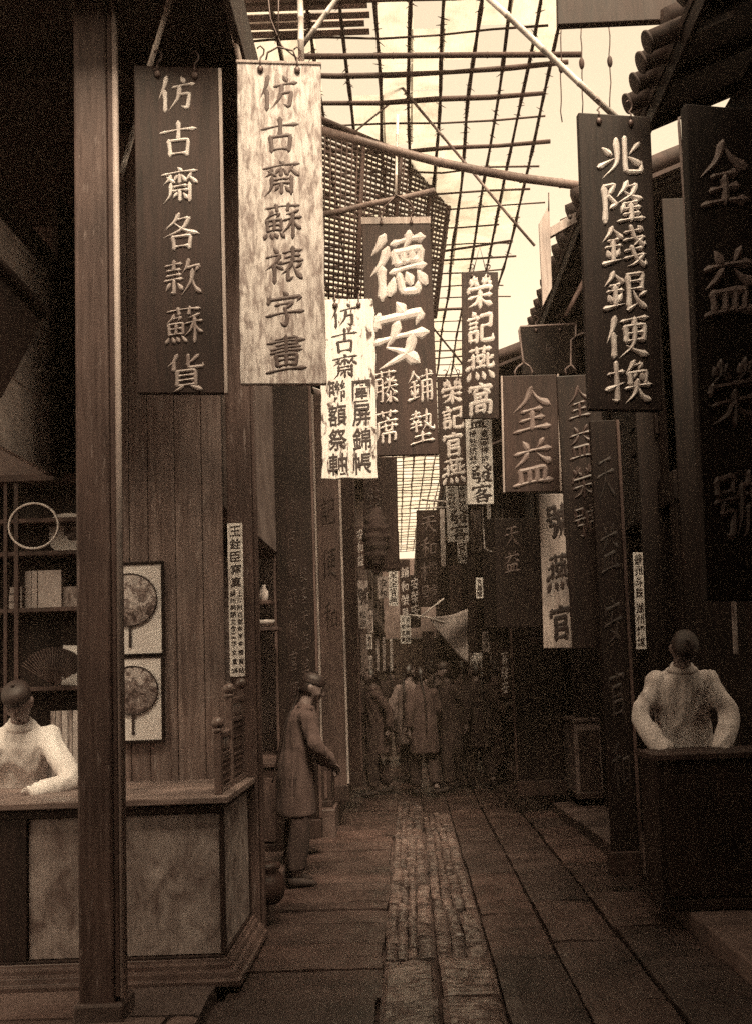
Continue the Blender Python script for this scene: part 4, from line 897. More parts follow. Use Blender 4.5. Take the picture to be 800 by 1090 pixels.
board('hanging_sign', 'distant grey board with faint characters right of the sky gap bottom', (455, 543), (457, 646), 25, 15, 'lacquer_grey', .04, 0,
      [('天和棧號', 0, .03, 1.0, .70, .20, 12)], 'dimgrey', .010, hooks=1, cat='hanging sign')
board('hanging_sign', 'broad black board with two small grey characters left of the pale plank sign', (549, 552), (552, 668), 48, 9.5, 'lacquer', .04, 0,
      [('天益', -.12, .04, .52, .32, .19, 12)], 'dimgrey', .006, hooks=0, cat='hanging sign')
board('hanging_sign', 'wide dark board hanging behind the peeling white board at the edge of the sky', (404, 487), (406, 606), 36, 11, 'lacquer_grey', .04, 0, [('鋪墊', -.2, .02, .5, .42, .2, 11)], 'dimgilt', .006, hooks=0, cat='hanging sign')
board('hanging_sign', 'plain dark plank set lower behind the hanging black bundle', (413, 566), (414, 608), 22, 12, 'lacquer_grey', .04, 0, hooks=0, cat='hanging sign')

# paper strip and slips nailed to posts
board('paper_strip', 'white paper strip of a portrait painter pasted on the post beside the balustrade', (250, 557), (253, 720), 16, 5.95, 'white_sign', .006, 0,
      [('王銓臣寫真', .02, .01, .43, .72, .066), ('上海附近堂金本', .24, .44, .76, .36, .036), ('金榜賞帖', .26, .76, .99, .36, .036), ('蘇州朝閣文會墨', -.22, .44, .76, .36, .036), ('字文畫絹', -.18, .76, .99, .36, .036)], 'ink', .0015, hooks=0, bevel=.001, cat='paper strip')
board('paper_strip', 'small white strip of eight characters on the dark right hand post', (678, 588), (682, 691), 10.5, 6.9, 'white_sign', .008, 0,
      [('蘇州斗珠', 0, .02, .48, .74, .105), ('湖州縐線', 0, .52, .98, .74, .105)], 'ink', .002, hooks=0, bevel=.001, cat='paper strip')
board('paper_strip', 'plain pale narrow strip near the right picture edge', (778, 595), (783, 696), 5, 5.6, 'grey_sign', .01, 0, hooks=0, bevel=.001, cat='strip')

board('hanging_sign', 'square black board hanging behind the iron hook frame', (582, 347), (584, 399), 58, 8.3, 'shade_wood', .04, 0, [('和', .0, .3, .7, .16, .2, 12)], 'dimgilt', .004, hooks=2, cat='hanging sign')
SM = [  # small boards crowding the far lane: label, top, bottom, width px, depth, material, lettering
 ('tiny white placard highest in the far left cluster', (372, 608), (372, 625), 6, 12.6, 'white_sign', [('人', 0, .1, .9, .7, .5)], 'ink'),
 ('grey white placard with a column of characters lowest left of the far cluster', (374, 625), (374.5, 675), 11, 12.4, 'grey_sign', [('大雪朝閣東山', 0, .03, .97, .6, .12)], 'browink'),
 ('grey white placard with a black blot in the far left cluster', (386, 618), (386.5, 669), 11, 13, 'grey_sign', [('號', 0, .18, .5, .9, .34, 16), ('松谷', 0, .62, .98, .7, .14)], 'ink'),
 ('small grey plaque right of the blotted placard', (394, 650), (394.5, 674), 6, 13.4, 'grey_sign', [('中谷', 0, .1, .9, .7, .3)], 'browink'),
 ('square grey plaque half behind the white placard under the dark plank', (407, 614), (407.5, 637), 11, 14.6, 'grey_sign', [('安和', .0, .06, .96, .7, .36, 14)], 'ink'),
 ('bright white placard of black characters under the dark plank', (418, 606), (418.5, 645), 10, 14.2, 'white_sign', [('全全官燕', 0, .02, .98, .8, .22, 14)], 'ink'),
 ('slender grey sign with dim characters left of the sky gap bottom', (430, 596), (431, 662), 11, 17, 'lacquer_grey', [('鋪和榮見', 0, .1, .98, .75, .17, 12)], 'gilt'),
 ('white notice with two columns of characters below the slender grey sign', (431, 655), (431.5, 685), 11, 16, 'white_sign', [('合金珠目', .22, .04, .97, .38, .17), ('天地玄黃', -.22, .04, .97, .38, .17)], 'ink'),
 ('very dark sign with pale characters beside the grey sky edge board', (441, 612), (442, 668), 11, 18, 'lacquer', [('安榮安', 0, .04, .8, .8, .22, 13)], 'gilt'),
 ('thin dark sign with dim characters low behind the cloth pennant', (455, 672), (456, 716), 12, 17, 'lacquer', [('明芸安', 0, .04, .98, .9, .24, 13)], 'dimgilt'),
 ('plain pale edge slip hanging beside the grey distant board', (470, 542), (471.5, 603), 5, 14.8, 'white_old', [], 'ink'),
 ('black and white scrap sign under the second cover seller board', (491, 577), (492, 600), 10, 15, 'white_peel', [('官燕', 0, .02, .98, .85, .44, 15)], 'ink'),
 ('pale grey sign behind the white cover seller board', (506, 543), (506.5, 587), 11, 14, 'grey_sign', [('和安', .0, .45, .98, .8, .24, 14)], 'browink'),
 ('thin white post board under the white cover seller board', (519.5, 535), (520, 553), 4, 12, 'white_sign', [], 'ink'),
 ('tiny white paper tag on the dark board right of the pennant', (509.5, 615), (510, 637), 7.5, 11, 'white_sign', [('文昌閣', 0, .05, .95, .7, .26)], 'ink'),
 ('tattered white notice low beneath the cloth pennant', (506, 695), (506.5, 722), 13, 13, 'white_peel', [('發', 0, .2, .9, .8, .5, 16)], 'ink'),
 ('black board with a hooked wire left of the broad black board', (519, 553), (521, 668), 12, 11.4, 'lacquer', [], 'ink'),
 ('narrow dim sign with scrawled characters between pale sign and tag', (501, 587), (503, 690), 9, 13.6, 'lacquer_grey', [('木人益天和', 0, .02, .98, .8, .16, 12)], 'dimgilt'),
 ('first thin white slip in the row of three under the left cluster', (393, 675), (393.5, 691), 6, 14.8, 'white_old', [('金谷', 0, .1, .9, .7, .36)], 'ink'),
 ('short white slip below the first thin slip', (394, 698), (394.3, 713), 5, 14.8, 'grey_sign', [('日', 0, .1, .9, .7, .4)], 'ink'),
 ('left of the thin white strips standing above the crowd', (401.5, 680), (402, 714), 3, 15, 'grey_sign', [], 'ink'),
 ('middle of the thin white strips standing above the crowd', (408, 678), (408.5, 714), 3, 15, 'grey_sign', [], 'ink'),
 ('right of the thin white strips standing above the crowd', (416, 680), (416.5, 714), 3, 15, 'white_old', [], 'ink'),
 ('narrow white board with heavy characters between the slender grey sign and the sky edge board', (447, 588), (447.5, 618), 7, 17.5, 'white_sign', [('官燕', 0, .05, .95, .8, .42, 15)], 'ink'),
 ('brown board with gilt characters beside the hanging bundle', (383, 560), (384, 606), 9, 12.2, 'midwood', [('安和益', 0, .05, .95, .7, .26, 13)], 'gilt'),
 ('grey board with two dim characters low on the left wall of the far lane', (372, 540), (373, 585), 9, 12.0, 'lacquer_grey', [('天官', 0, .08, .92, .75, .36, 13)], 'gilt'),
 ('dusky board above the tag right of the pennant', (484, 602), (485, 660), 13, 14.6, 'midwood', [('德和益', 0, .05, .95, .72, .26, 12)], 'dimgilt'),
 ('white half sheet pasted beneath the tiny white tag', (516, 672), (516.5, 694), 7, 12.5, 'grey_sign', [('便換', 0, .08, .92, .75, .38, 13)], 'ink'),
 ('dark board with pale scrawl at the right end of the far lane', (536, 690), (537, 742), 10, 12.8, 'lacquer_grey', [('客發安', 0, .05, .95, .75, .26, 12)], 'gilt'),
 ('small dusky plaque hanging low at the left wall end', (377, 682), (378, 699), 10, 13, 'grey_sign', [], 'ink'),
]
for lb, tp, bt, wp, Y, mt, tx, lm in SM: board('small_sign', lb, tp, bt, wp, Y, mt, .02, 0, tx, lm, .003, hooks=0, bevel=.002, cat='small sign', group='small signs crowding the far lane')

# tall standing signboards along the walls
def standing(label, xa, xb, ytop, Y, mat, text=None, lm='dimgrey', edge=None, rel=.006, zb=.14, wt=10):
    Ta = at((xa + xb) / 2, ytop, Y); xl = at(xa, 712, Y).x; xr = at(xb, 712, Y).x; w = xr - xl; h = Ta.z - zb
    o = empty('standing_signboard', ((xl + xr) / 2, Y, zb)); mb = MB(); mb.b2(-w / 2, w / 2, -.03, .03, 0.0, h); mb.build('plank', M[mat], o, .006)
    mb = MB(); mb.b2(-w / 2 - .02, w / 2 + .02, -.06, .06, 0, .16); mb.build('foot', M['darkwood'], o, .008)
    if edge:
        for s in ((-1, 1) if edge == 'both' else ((1,) if edge == 'right' else (-1,))):
            mb = MB(); mb.b2(s * (w / 2 + .013) - .011, s * (w / 2 + .013) + .011, -.034, .032, .17, h); mb.build('edge_strip', M['palewood' if lm not in ('dimgilt', 'worn_ink') else 'midwood'], o, .003)
    if text:
        for s, cx, z0, z1, sw, sh in text: mb = MB(); letters(mb, s, cx * w, h - z0 * h, h - z1 * h, sw * w, sh * h, -.03, rel, wt); mb.build('inscription', M[lm], o)
    return tag(o, label, 'signboard')
standing('tall black standing signboard with two columns of worn carved writing on the left', 297, 336, 395, 8.6, 'lacquer', [('仿古齋蘇裱官燕安和', -.08, .27, .86, .26, .042), ('發客天益全', .24, .42, .66, .2, .036)], 'dimgilt', 'both', .004, wt=8)
standing('brown standing signboard with faint curled characters right of the black one', 342, 366, 420, 10, 'midwood', [('各記便和', .0, .1, .62, .62, .07)], 'darkwood', 'both', .006, .26)
standing('dark narrow standing signboard farthest right of the left row', 369, 381, 480, 11.2, 'lacquer_grey', None, 'dimgilt', 'right', .004, .26)
standing('dark standing signboard with fading brush characters right of the three character board', 640, 668, 448, 6.9, 'shade_wood', [('天益安官和', .0, .05, .85, .7, .10)], 'worn_ink', 'right', .006, .10)
standing('plain dark standing plank with a carved curl behind the right sill', 546, 594, 640, 10.6, 'shade_wood', [('和', .0, .12, .3, .3, .09)], 'dimgilt', 'left', .004, .17)
standing('thin pale edged plank behind the farthest right sill', 523, 531, 684, 14.2, 'midwood', None, 'ink', 'left', .004, .24)
standing('black plank in shadow at the back of the right side', 690, 745, 420, 7.4, 'shade_wood', None, 'dimgilt', None, .004, .10)

# iron frame with hooks that carries the dim signs, and other ironwork
def irons(label, pts, Y, r, mat='iron', extra=()):
    P = [at(a, b, Y) for a, b in pts]; o = empty('iron_bracket', P[0]); mb = MB(); mb.tube([p - P[0] for p in P], r, 7); mb.build('rod', M[mat], o)
    for e in extra: mb = MB(); mb.tube([at(a, b, Y) - P[0] for a, b in e], r * .8, 6); mb.build('hook', M[mat], o)
    return tag(o, label, 'bracket')
irons('square iron hook frame above the two dim character signs', [(612, 345), (553, 348), (552, 352), (556, 384), (557, 387)], 7.6, .010, 'dimgrey',
      [[(557, 386), (550, 391), (547, 396), (548, 401)], [(557, 386), (563, 390), (566, 395), (564, 401)], [(612, 345), (612, 358), (607, 362), (607, 388), (601, 393), (602, 400)], [(607, 388), (612, 394)]])
irons('short iron rod hanging left of the exchange sign foot', [(625, 364), (627, 400)], 7.2, .008, 'dimgrey')
irons('iron rod with bent tip standing beside the huge black board', [(729, 124), (722, 126), (722, 132), (731, 260), (741, 400), (744, 470)], 4.35, .0075, 'dimgrey')
irons('pale iron bar running left behind the white cover seller board', [(448, 532), (520, 538)], 13.8, .016, 'paleiron')
irons('second pale iron bar above the grey distant board', [(440, 541), (478, 540)], 15.1, .014, 'paleiron', [[(461, 541), (462, 527)]])
irons('thin white iron upright beside the black board with hooked wire', [(513, 540), (515, 584), (523, 588)], 11.2, .009, 'paleiron')
irons('loop of chain wire over the faded white board', [(283, 66), (285, 56), (296, 50), (312, 54), (316, 66)], 4.8, .005, 'iron', [[(296, 50), (297, -20)]])
irons('wire tying the weathered board up to the shop ceiling', [(316, 62), (300, 49), (288, 20), (284, -20)], 4.86, .004, 'iron')
irons('double hook wire holding the large carved sign to its arm', [(404, 236), (403, 226), (410, 219), (422, 208), (434, 214), (440, 222), (439, 232)], 8.02, .008, 'iron')
irons('cord tied between lattice and narrow swallow nest sign', [(503, 290), (510, 262), (517, 290)], 10, .006, 'iron')
irons('wire holding the smaller swallow nest sign up to a cane', [(474, 401), (480, 384), (488, 401)], 12.5, .007, 'iron')

# the tan gable board and rafters of the right roof
c0 = at(579, 222, 7.0); o = empty('hanging_plank', c0); mb = MB()
q = [at(573, 238, 7.0) - c0, at(584, 217, 7.0) - c0, at(587, 306, 7.0) - c0, at(577, 326, 7.0) - c0]; mb.plate(q, .03); mb.build('plank', M['palewood'], o, .003)
mb = MB(); mb.tube([(.03, 0.0, -.02), (.035, 0, .12)], .005, 6); mb.build('nail', M['iron'], o); tag(o, 'bare pale plank with slanted ends hanging from the right eave', 'plank')
c0 = at(600, 240, 7.05); o = empty('rafter_end', c0); mb = MB(); q = [at(584, 242, 7.1) - c0, at(618, 222, 7.1) - c0, at(618, 234, 7.1) - c0, at(585, 252, 7.1) - c0]; mb.plate(q, .05); mb.build('beam', M['palewood'], o, .004)
mb = MB(); e = at(606, 231, 7.07) - c0; mb.tube([e + Vector((0, -.012, 0)), e + Vector((0, .002, 0))], .018, 12); mb.build('peg_hole', M['ink'], o); tag(o, 'pale squared beam end with a round peg hole under the right eave', 'beam')
c0 = at(600, 320, 7.3); o = empty('eave_strut', c0); mb = MB(); mb.tube([at(622, 296, 7.3) - c0, at(601, 338, 7.3) - c0], .02, 6); mb.build('bar', M['midwood'], o); tag(o, 'slanting wooden strut under the right eave above the iron frame', 'strut')
c0 = at(640, 10, 5.2); o = empty('overhead_plank', c0); mb = MB(); q = [at(592, -30, 5.2) - c0, at(720, -34, 5.2) - c0, at(720, 20, 5.2) - c0, at(593, 26, 5.2) - c0]; mb.plate(q, .05); mb.build('plank', M['darkwood'], o, .005); tag(o, 'dark plank across the top right corner above the tile ends', 'plank')
# row of round eave tiles in silhouette
for i, (px_, py_) in enumerate(((690, 42), (683, 64), (676, 86), (668, 108))):
    Y = 4.75 + i * .21; c0 = at(px_ + 4, py_, Y); o = empty('eave_tile', c0); mb = MB(); mb.tube([(-.02, 0, -.01), (.4, 0, .16)], .052, 14); mb.build('barrel', M['tile'], o)
    mb = MB(); mb.tube([(-.034, 0, -.016), (-.02, 0, -.01)], .058, 16); mb.build('end_disc', M['tile'], o, .004)
    tag(o, ('topmost round eave tile end against the sky', 'second round eave tile end from the top', 'third round eave tile end from the top', 'lowest round eave tile end just above the exchange sign')[i], 'roof tile', 'round eave tiles at upper right')

# cloth pennant on crossed sticks
c0 = at(455, 657, 12.5); o = empty('cloth_pennant', c0); mb = MB(); A = at(455, 657, 12.5) - c0; B = at(497, 648, 12.4) - c0; C = at(498, 708, 12.6) - c0; n = 14; vs = []; fs = []
for i in range(n + 1):
    for j in range(n + 1):
        u = i / n; v = j / n * u; p = A + (B - A) * u + (C - B) * v; p = p + Vector((0, .05 * math.sin(v * 9 + u * 3) * u, -.03 * math.sin(u * math.pi))); vs.append(p)
for i in range(n):
    for j in range(n): a = i * (n + 1) + j; fs.append((a, a + 1, a + n + 2, a + n + 1))
mb.add(vs, fs, True); po = mb.build('cloth', M['cloth'], o); sm = po.modifiers.new('thick', 'SOLIDIFY'); sm.thickness = .006
mb = MB(); mb.tube([at(432, 654, 12.5) - c0, A, at(476, 664, 12.5) - c0], .010, 6); mb.tube([at(444, 659, 12.5) - c0, at(472, 637, 12.5) - c0], .012, 6); mb.build('sticks', M['palebamboo'], o)
tag(o, 'triangular worn cloth pennant hung on thin crossed sticks in the far lane', 'pennant')
# dark bundle hanging in front of the wide dark board
c0 = at(399, 541, 10.6); o = empty('hanging_bundle', c0); hb = at(399, 541, 10.6).z - at(400, 612, 10.6).z; mb = MB()
mb.lathe((0, 0, 0), [(.01, .02)] + [(.13 * math.sin(math.pi * min(1, (k / 22) ** .8)) ** .7 + .01 + .012 * math.sin(k * 2.1), -hb * k / 22) for k in range(23)] + [(0, -hb)], 26); wobble(mb.build('sack', M['fabric_dark'], o), .03, 9)
mb = MB(); mb.tube([(0, 0, 0), (0, 0, .55)], .006, 5); mb.build('cord', M['iron'], o); tag(o, 'dark cloth bundle hanging on a cord before the far left boards', 'bundle')

# counters, sill blocks and boxes along the right and left
def chest(name, label, x0, x1, y0, y1, z0, z1, mat, topmat, cat='counter'):
    o = empty(name, ((x0 + x1) / 2, (y0 + y1) / 2, z0)); w = (x1 - x0) / 2; d = (y1 - y0) / 2; h = z1 - z0
    mb = MB(); mb.b2(-w, w, -d, d, 0, h - .04); mb.build('body', M[mat], o, .008)
    mb = MB(); mb.b2(-w - .02, w + .02, -d - .02, d + .02, h - .038, h); mb.build('top', M[topmat], o, .006)
    mb = MB()
    for k in range(2): mb.b2(-w + .04 + k * w, -.04 + k * w, -d - .012, -d - .001, .08, h - .12)
    mb.build('panel', M[{'darkwood': 'midwood', 'lacquer': 'lacquer'}.get(mat, 'darkwood')], o, .004)
    mb = MB(); mb.b2(-w - .01, w + .01, -d - .015, d + .01, 0, .06); mb.build('base_board', M['lacquer' if mat == 'lacquer' else 'darkwood'], o, .006)
    return tag(o, label, cat)
chest('stone_block', 'pale square sill block at the foot of the right dark boards', 1.66, 2.25, 10.2, 10.9, .17, .98, 'plaster', 'kerb', 'block')
chest('shop_counter', 'dark low counter with a light top edge on the far right side', 1.42, 1.85, 12.6, 13.6, .17, .96, 'darkwood', 'midwood')
chest('shop_counter', 'narrow dark counter beyond the low right counter', 1.24, 1.6, 14.0, 15.2, .24, 1.0, 'darkwood', 'midwood')
chest('shop_counter', 'long dark counter under the black boards near the stooping man', 1.42, 2.9, 5.85, 6.25, .104, 1.0, 'lacquer', 'darkwood')
chest('shop_counter', 'low dark counter behind the seated person on the left', -1.46, -1.06, 8.0, 9.2, .14, .84, 'darkwood', 'midwood')
chest('wooden_chest', 'squat dark chest at the foot of the left signboards', -1.0, -.78, 9.6, 10.2, .26, .72, 'darkwood', 'midwood', 'chest')
# jars and a basin in the dim left doorway
for i, (px_, py_, Y, r, h, lb) in enumerate(((272, 640, 8.4, .05, .12, 'small pale jar on the left doorway shelf'), (281, 640, 8.4, .04, .14, 'slim pale bottle on the left doorway shelf'), (279, 668, 8.3, .10, .05, 'white rimmed bowl in the dim left doorway'))):
    c0 = at(px_, py_, Y); o = empty(('jar', 'bottle', 'bowl')[i], c0); mb = MB()
    if i == 2: mb.lathe((0, 0, 0), [(.05, 0), (.09, .02), (.115, .06), (.105, .06), (.08, .025), (0, .02)], 18)
    else: mb.lathe((0, 0, 0), [(r * .7, 0), (r, h * .2), (r, h * .6), (r * .5, h * .8), (r * .55, h), (0, h)], 14)
    mb.build('body', M['bookpaper'], o); tag(o, lb, ('jar', 'bottle', 'bowl')[i])
    if i != 1:
        b = o.location.z; o2 = empty('wall_shelf', (c0.x - .15, Y, b - .002)); mb = MB(); mb.b2(-.3, .3, -.12, .14, -.03, 0); mb.build('board', M['midwood'], o2, .003); tag(o2, ('dark shelf carrying jars inside the left doorway', '', 'lower dark shelf carrying the white bowl inside the left doorway')[i], 'shelf')
# the small dark stool-like urn at the counter end
c0 = ground(274, 985, .14); o = empty('stone_drum', (c0.x - .02, 6.25, .14)); mb = MB(); mb.lathe((0, 0, 0), [(.07, 0), (.10, .03), (.115, .09), (.10, .16), (.07, .19), (.085, .21), (.085, .24), (0, .24)], 18); mb.build('body', M['lacquer_grey'], o); tag(o, 'small dark rounded drum stone at the street end of the counter', 'drum stone')

# ================================================================== PEOPLE
def etube(mb, pts, ra, rb, lat=Vector((1, 0, 0)), n=16):
    """closed tube of elliptical rings: ra along the lateral axis, rb across it"""
    pts = [Vector(p) for p in pts]; vs = []; fs = []
    for i, p in enumerate(pts):
        t = (pts[min(i + 1, len(pts) - 1)] - pts[max(i - 1, 0)]).normalized(); l = (lat - t * lat.dot(t)).normalized(); o = t.cross(l)
        for k in range(n):
            a = 2 * math.pi * k / n; vs.append(p + l * math.cos(a) * ra[i] + o * math.sin(a) * rb[i])
    for i in range(len(pts) - 1):
        for k in range(n): a = i * n + k; b = i * n + (k + 1) % n; fs.append((a, b, b + n, a + n))
    fs += [tuple(range(n - 1, -1, -1)), tuple(range((len(pts) - 1) * n, len(pts) * n))]
    mb.add(vs, fs, True)
def spl(pts, n=4):
    pts = [Vector(p) for p in pts]; Q = [pts[0] * 2 - pts[1]] + pts + [pts[-1] * 2 - pts[-2]]; S = []
    for i in range(1, len(Q) - 2):
        a, b, c, d = Q[i - 1:i + 3]
        for k in range(n):
            t = k / n; S.append(.5 * ((2 * b) + (c - a) * t + (2 * a - 5 * b + 4 * c - d) * t * t + (3 * b - a - 3 * c + d) * t ** 3))
    return S + [pts[-1]]
def lin(vals, n=4):
    S = []
    for a, b in zip(vals, vals[1:]):
        for k in range(n): S.append(a + (b - a) * k / n)
    return S + [vals[-1]]
def fuse(mb, name, mat, parent, voxel, smooth=6, fold=0.0, fscale=(9, 9, 3), seed=0, extra=None):
    o = mb.build('tmp', mat); r = o.modifiers.new('r', 'REMESH'); r.mode = 'VOXEL'; r.voxel_size = voxel; r.use_smooth_shade = True
    s = o.modifiers.new('s', 'SMOOTH'); s.iterations = smooth; s.factor = .5
    dg = bpy.context.evaluated_depsgraph_get(); dg.update(); me = bpy.data.meshes.new_from_object(o.evaluated_get(dg)); bpy.data.objects.remove(o)
    if fold:
        ns = [v.normal.copy() for v in me.vertices]
        for v, nn in zip(me.vertices, ns):
            c = v.co; q = Vector((c.x * fscale[0], c.y * fscale[1], c.z * fscale[2] + seed)); w = mnoise.noise(q + mnoise.noise_vector(q * .7) * .9); w2 = mnoise.noise(q * 2.1 + Vector((5, 3, 1)))
            v.co = c + nn * fold * (1 - 3.4 * abs(w) - .8 * abs(w2))
    if extra:
        bm = bmesh.new(); bm.from_mesh(me); e = extra.build('tmp', mat); bm.from_mesh(e.data); bpy.data.objects.remove(e); bmesh.ops.recalc_face_normals(bm, faces=bm.faces); bm.to_mesh(me); bm.free()
    me.name = name; me.polygons.foreach_set('use_smooth', [True] * len(me.polygons)); me.materials.clear(); me.materials.append(mat)
    o = bpy.data.objects.new(name, me); COL.objects.link(o); o.parent = parent; return o

def hand(mb, wrist, d, palm_n, side, curl=.5, s=1.0):
    """palm and five bent fingers: d points along the hand, palm_n out of the palm, side +1/-1 for the thumb"""
    d = d.normalized(); lat = d.cross(palm_n).normalized() * side; pn = palm_n.normalized()
    etube(mb, [wrist - d * .02 * s, wrist + d * .02 * s, wrist + d * .055 * s, wrist + d * .088 * s], [.024 * s, .034 * s, .041 * s, .038 * s], [.019 * s, .016 * s, .015 * s, .011 * s], lat, 10)
    for k, (off, ln) in enumerate(((.030, .066), (.010, .076), (-.010, .070), (-.029, .054))):
        p = wrist + d * .08 * s + lat * off * s; pts = [p - d * .02 * s, p]; dd = d.copy()
        for j, f in enumerate((.45, .32, .23)):
            a = curl * (.55 + .35 * j); dd = (dd * math.cos(a) + pn * math.sin(a)).normalized(); pts.append(pts[-1] + dd * ln * f * s)
        mb.tube(pts, [.0095 * s, .0095 * s, .009 * s, .008 * s, .0065 * s], 7)
    b = wrist + d * .025 * s + lat * .028 * s; dd = (d * .75 + lat * .6 + pn * .25).normalized()
    mb.tube([b - lat * .015 * s, b + dd * .022 * s, b + dd * .045 * s + d * .004 * s, b + dd * .05 * s + d * .022 * s + pn * .008 * s], [.013 * s, .0125 * s, .0105 * s, .008 * s], 7)

def person(loc, yaw, label, H=1.62, lean=0.0, nod=0.0, turn=0.0, arms=None, legs=None, seat=None, coat='fabric_dark', pants='fabric_dark', hem=.52, seed=0, group=None, queue=True, cap=False, gown=False, curl=.6):
    k = H / 1.68; root = empty('person', loc, yaw); V = Vector
    pz = .90 if seat is None else seat + .10
    P = V((0, 0, pz)); cl, sl = math.cos(lean), math.sin(lean)
    def T(x, y, z):                      # a point of the upper body, leaned forward about the hips
        return V((x, y * cl - z * sl, pz + z * cl + y * sl))
    neck = T(0, .015, .52); hc = neck + V((0, -.028 - .10 * math.sin(nod) - .02 * sl, 0)) + V((0, 0, .150 - .05 * (1 - math.cos(nod)) - .03 * sl))
    Rh = Matrix.Rotation(turn, 3, 'Z') @ Matrix.Rotation(nod, 3, 'X')
    S = {s: T(.160 * s, .01, .425) for s in (-1, 1)}
    arms = arms or {}
    A = {}
    for s in (-1, 1):
        e, w = arms.get(s, ((.235 * s, .03, .20), (.245 * s, -.06, -.03)))[:2]; A[s] = (T(*e), T(*w))
    for s in (-1, 1):
        if s in arms and len(arms[s]) > 2: A[s] = (V(arms[s][0]), V(arms[s][1]))
    L = {}
    legs = legs or {}
    for s in (-1, 1): L[s] = [V(q) for q in legs.get(s, ((.10 * s, -.01, .48), (.105 * s, .03, .085)))]
    if seat is not None and not legs:
        for s in (-1, 1): L[s] = [V((.13 * s, -.42, seat + .05)), V((.13 * s, -.40, .085))]
    # body (skin): neck, head, forearms, legs under the clothes - one fused surface
    mb = MB()
    etube(mb, [T(0, 0, -.06), T(0, 0, .05), T(0, 0, .2), T(0, .005, .36), T(0, .01, .46), T(0, .015, .50), neck + (hc - neck) * .25, neck + (hc - neck) * .7], [.12, .125, .11, .13, .125, .065, .056, .054], [.085, .085, .075, .085, .075, .058, .056, .056])
    def hf(d, p):
        x, y, z = p
        if d.z < 0: x *= 1 - .34 * d.z * d.z; y *= 1 - .10 * d.z * d.z
        if d.y > 0: y *= 1.06
        if d.y < -.3 and -.15 < d.z < .35: y += .006
        return Rh @ V((x, y, z))
    mb.ball(hc, (.076, .094, .116), 20, 14, hf)
    def hp(x, y, z): return hc + Rh @ V((x, y, z))
    etube(mb, [hp(0, -.082, .022), hp(0, -.098, -.005), hp(0, -.108, -.024), hp(0, -.088, -.036)], [.009, .012, .018, .012], [.010, .012, .014, .008], Rh @ V((1, 0, 0)), 10)
    mb.ball(hp(0, -.082, -.082), (.024, .020, .020), 10, 7)
    for s in (-1, 1):
        mb.ball(hp(.030 * s, -.080, .026), (.022, .012, .008), 8, 6); mb.ball(hp(.042 * s, -.064, -.022), (.022, .018, .02), 8, 6)
        etube(mb, [hp(.076 * s, .012, .028), hp(.086 * s, .014, .01), hp(.082 * s, .010, -.016), hp(.074 * s, .004, -.034)], [.007, .010, .008, .006], [.018, .022, .015, .008], Rh @ V((1, 0, 0)), 8)
        mb.ball(S[s], .046, 12, 8)
        etube(mb, spl([S[s], A[s][0], A[s][1]]), lin([.046, .038, .026]), lin([.046, .038, .024]), V((1, 0, .1)), 10)
        hip = V((.09 * s, .0, pz - .02)); etube(mb, spl([hip, L[s][0], L[s][1]]), lin([.085, .058, .038]), lin([.085, .062, .042]), V((1, 0, 0)), 12)
    hx = MB()
    for s in (-1, 1):
        d = (A[s][1] - A[s][0]); pn = V((-s * .6, -.5, -.6)); pn = pn - d.normalized() * pn.dot(d.normalized()); hand(hx, A[s][1] + d.normalized() * .01, d, pn, -s, curl)
    fuse(mb, 'body', M['skin'], root, .012, 4, extra=hx)
    # eyes, brows and mouth
    mb = MB()
    for s in (-1, 1): mb.ball(hp(.029 * s, -.0835, .012), (.010, .005, .0042), 10, 6)
    mb.build('eyes', M['browink'], root)
    mb = MB()
    for s in (-1, 1): mb.tube([hp(.014 * s, -.093, .032), hp(.030 * s, -.092, .037), hp(.046 * s, -.080, .031)], .0022, 5)
    mb.build('eyebrows', M['hair'], root)
    mb = MB(); mb.tube([hp(-.021, -.086, -.056), hp(-.008, -.094, -.053), hp(.008, -.094, -.053), hp(.021, -.086, -.056)], [.002, .0045, .0045, .002], 6); mb.build('mouth', M['soft_ink'], root)
    # hair: shaved brow, hair from the crown back and a queue
    mb = MB()
    def hairf(d, p):
        z = d.z; keep = d.y > -.10 and z > -.55 or (z > .80 and d.y > -.4)
        q = V((p.x, p.y * 1.05, p.z)) * (1.06 if keep else .90); return Rh @ q
    mb.ball(hc, (.077, .096, .117), 24, 16, hairf); mb.build('hair', M['hair'], root)
    if cap:
        mb = MB(); c_ = []; 
        for r_, z in ((.088, .045), (.090, .075), (.080, .105), (.050, .125), (.0, .132)):
            for j in range(16): a = 2 * math.pi * j / 16; c_.append(hp(r_ * .93 * math.cos(a), .006 + r_ * 1.12 * math.sin(a), z))
        mb.add(c_, [(i * 16 + j, i * 16 + (j + 1) % 16, (i + 1) * 16 + (j + 1) % 16, (i + 1) * 16 + j) for i in range(4) for j in range(16)], True); mb.ball(hp(0, .006, .138), .012, 8, 6); mb.build('cap', M['ink'], root)
    if queue:
        b = hp(0, .10, -.02); mb = MB(); pts = spl([b, b + V((0, .025, -.10)), T(0, .145, .35), T(0, .155, .10), T(0.01, .165, -.12)]); mb.tube(pts, lin([.018, .016, .014, .012, .006]), 7); mb.build('queue', M['hair'], root)
    # jacket or long gown with wide sleeves
    mb = MB(); hz = -(pz - hem) if not gown else -(pz - .16)
    if seat is not None: hz = -.06
    ra = [.20, .195, .172, .178, .178, .128, .076]; rb = [.155, .15, .13, .135, .125, .105, .072]
    if gown: ra[0] = .26; rb[0] = .20
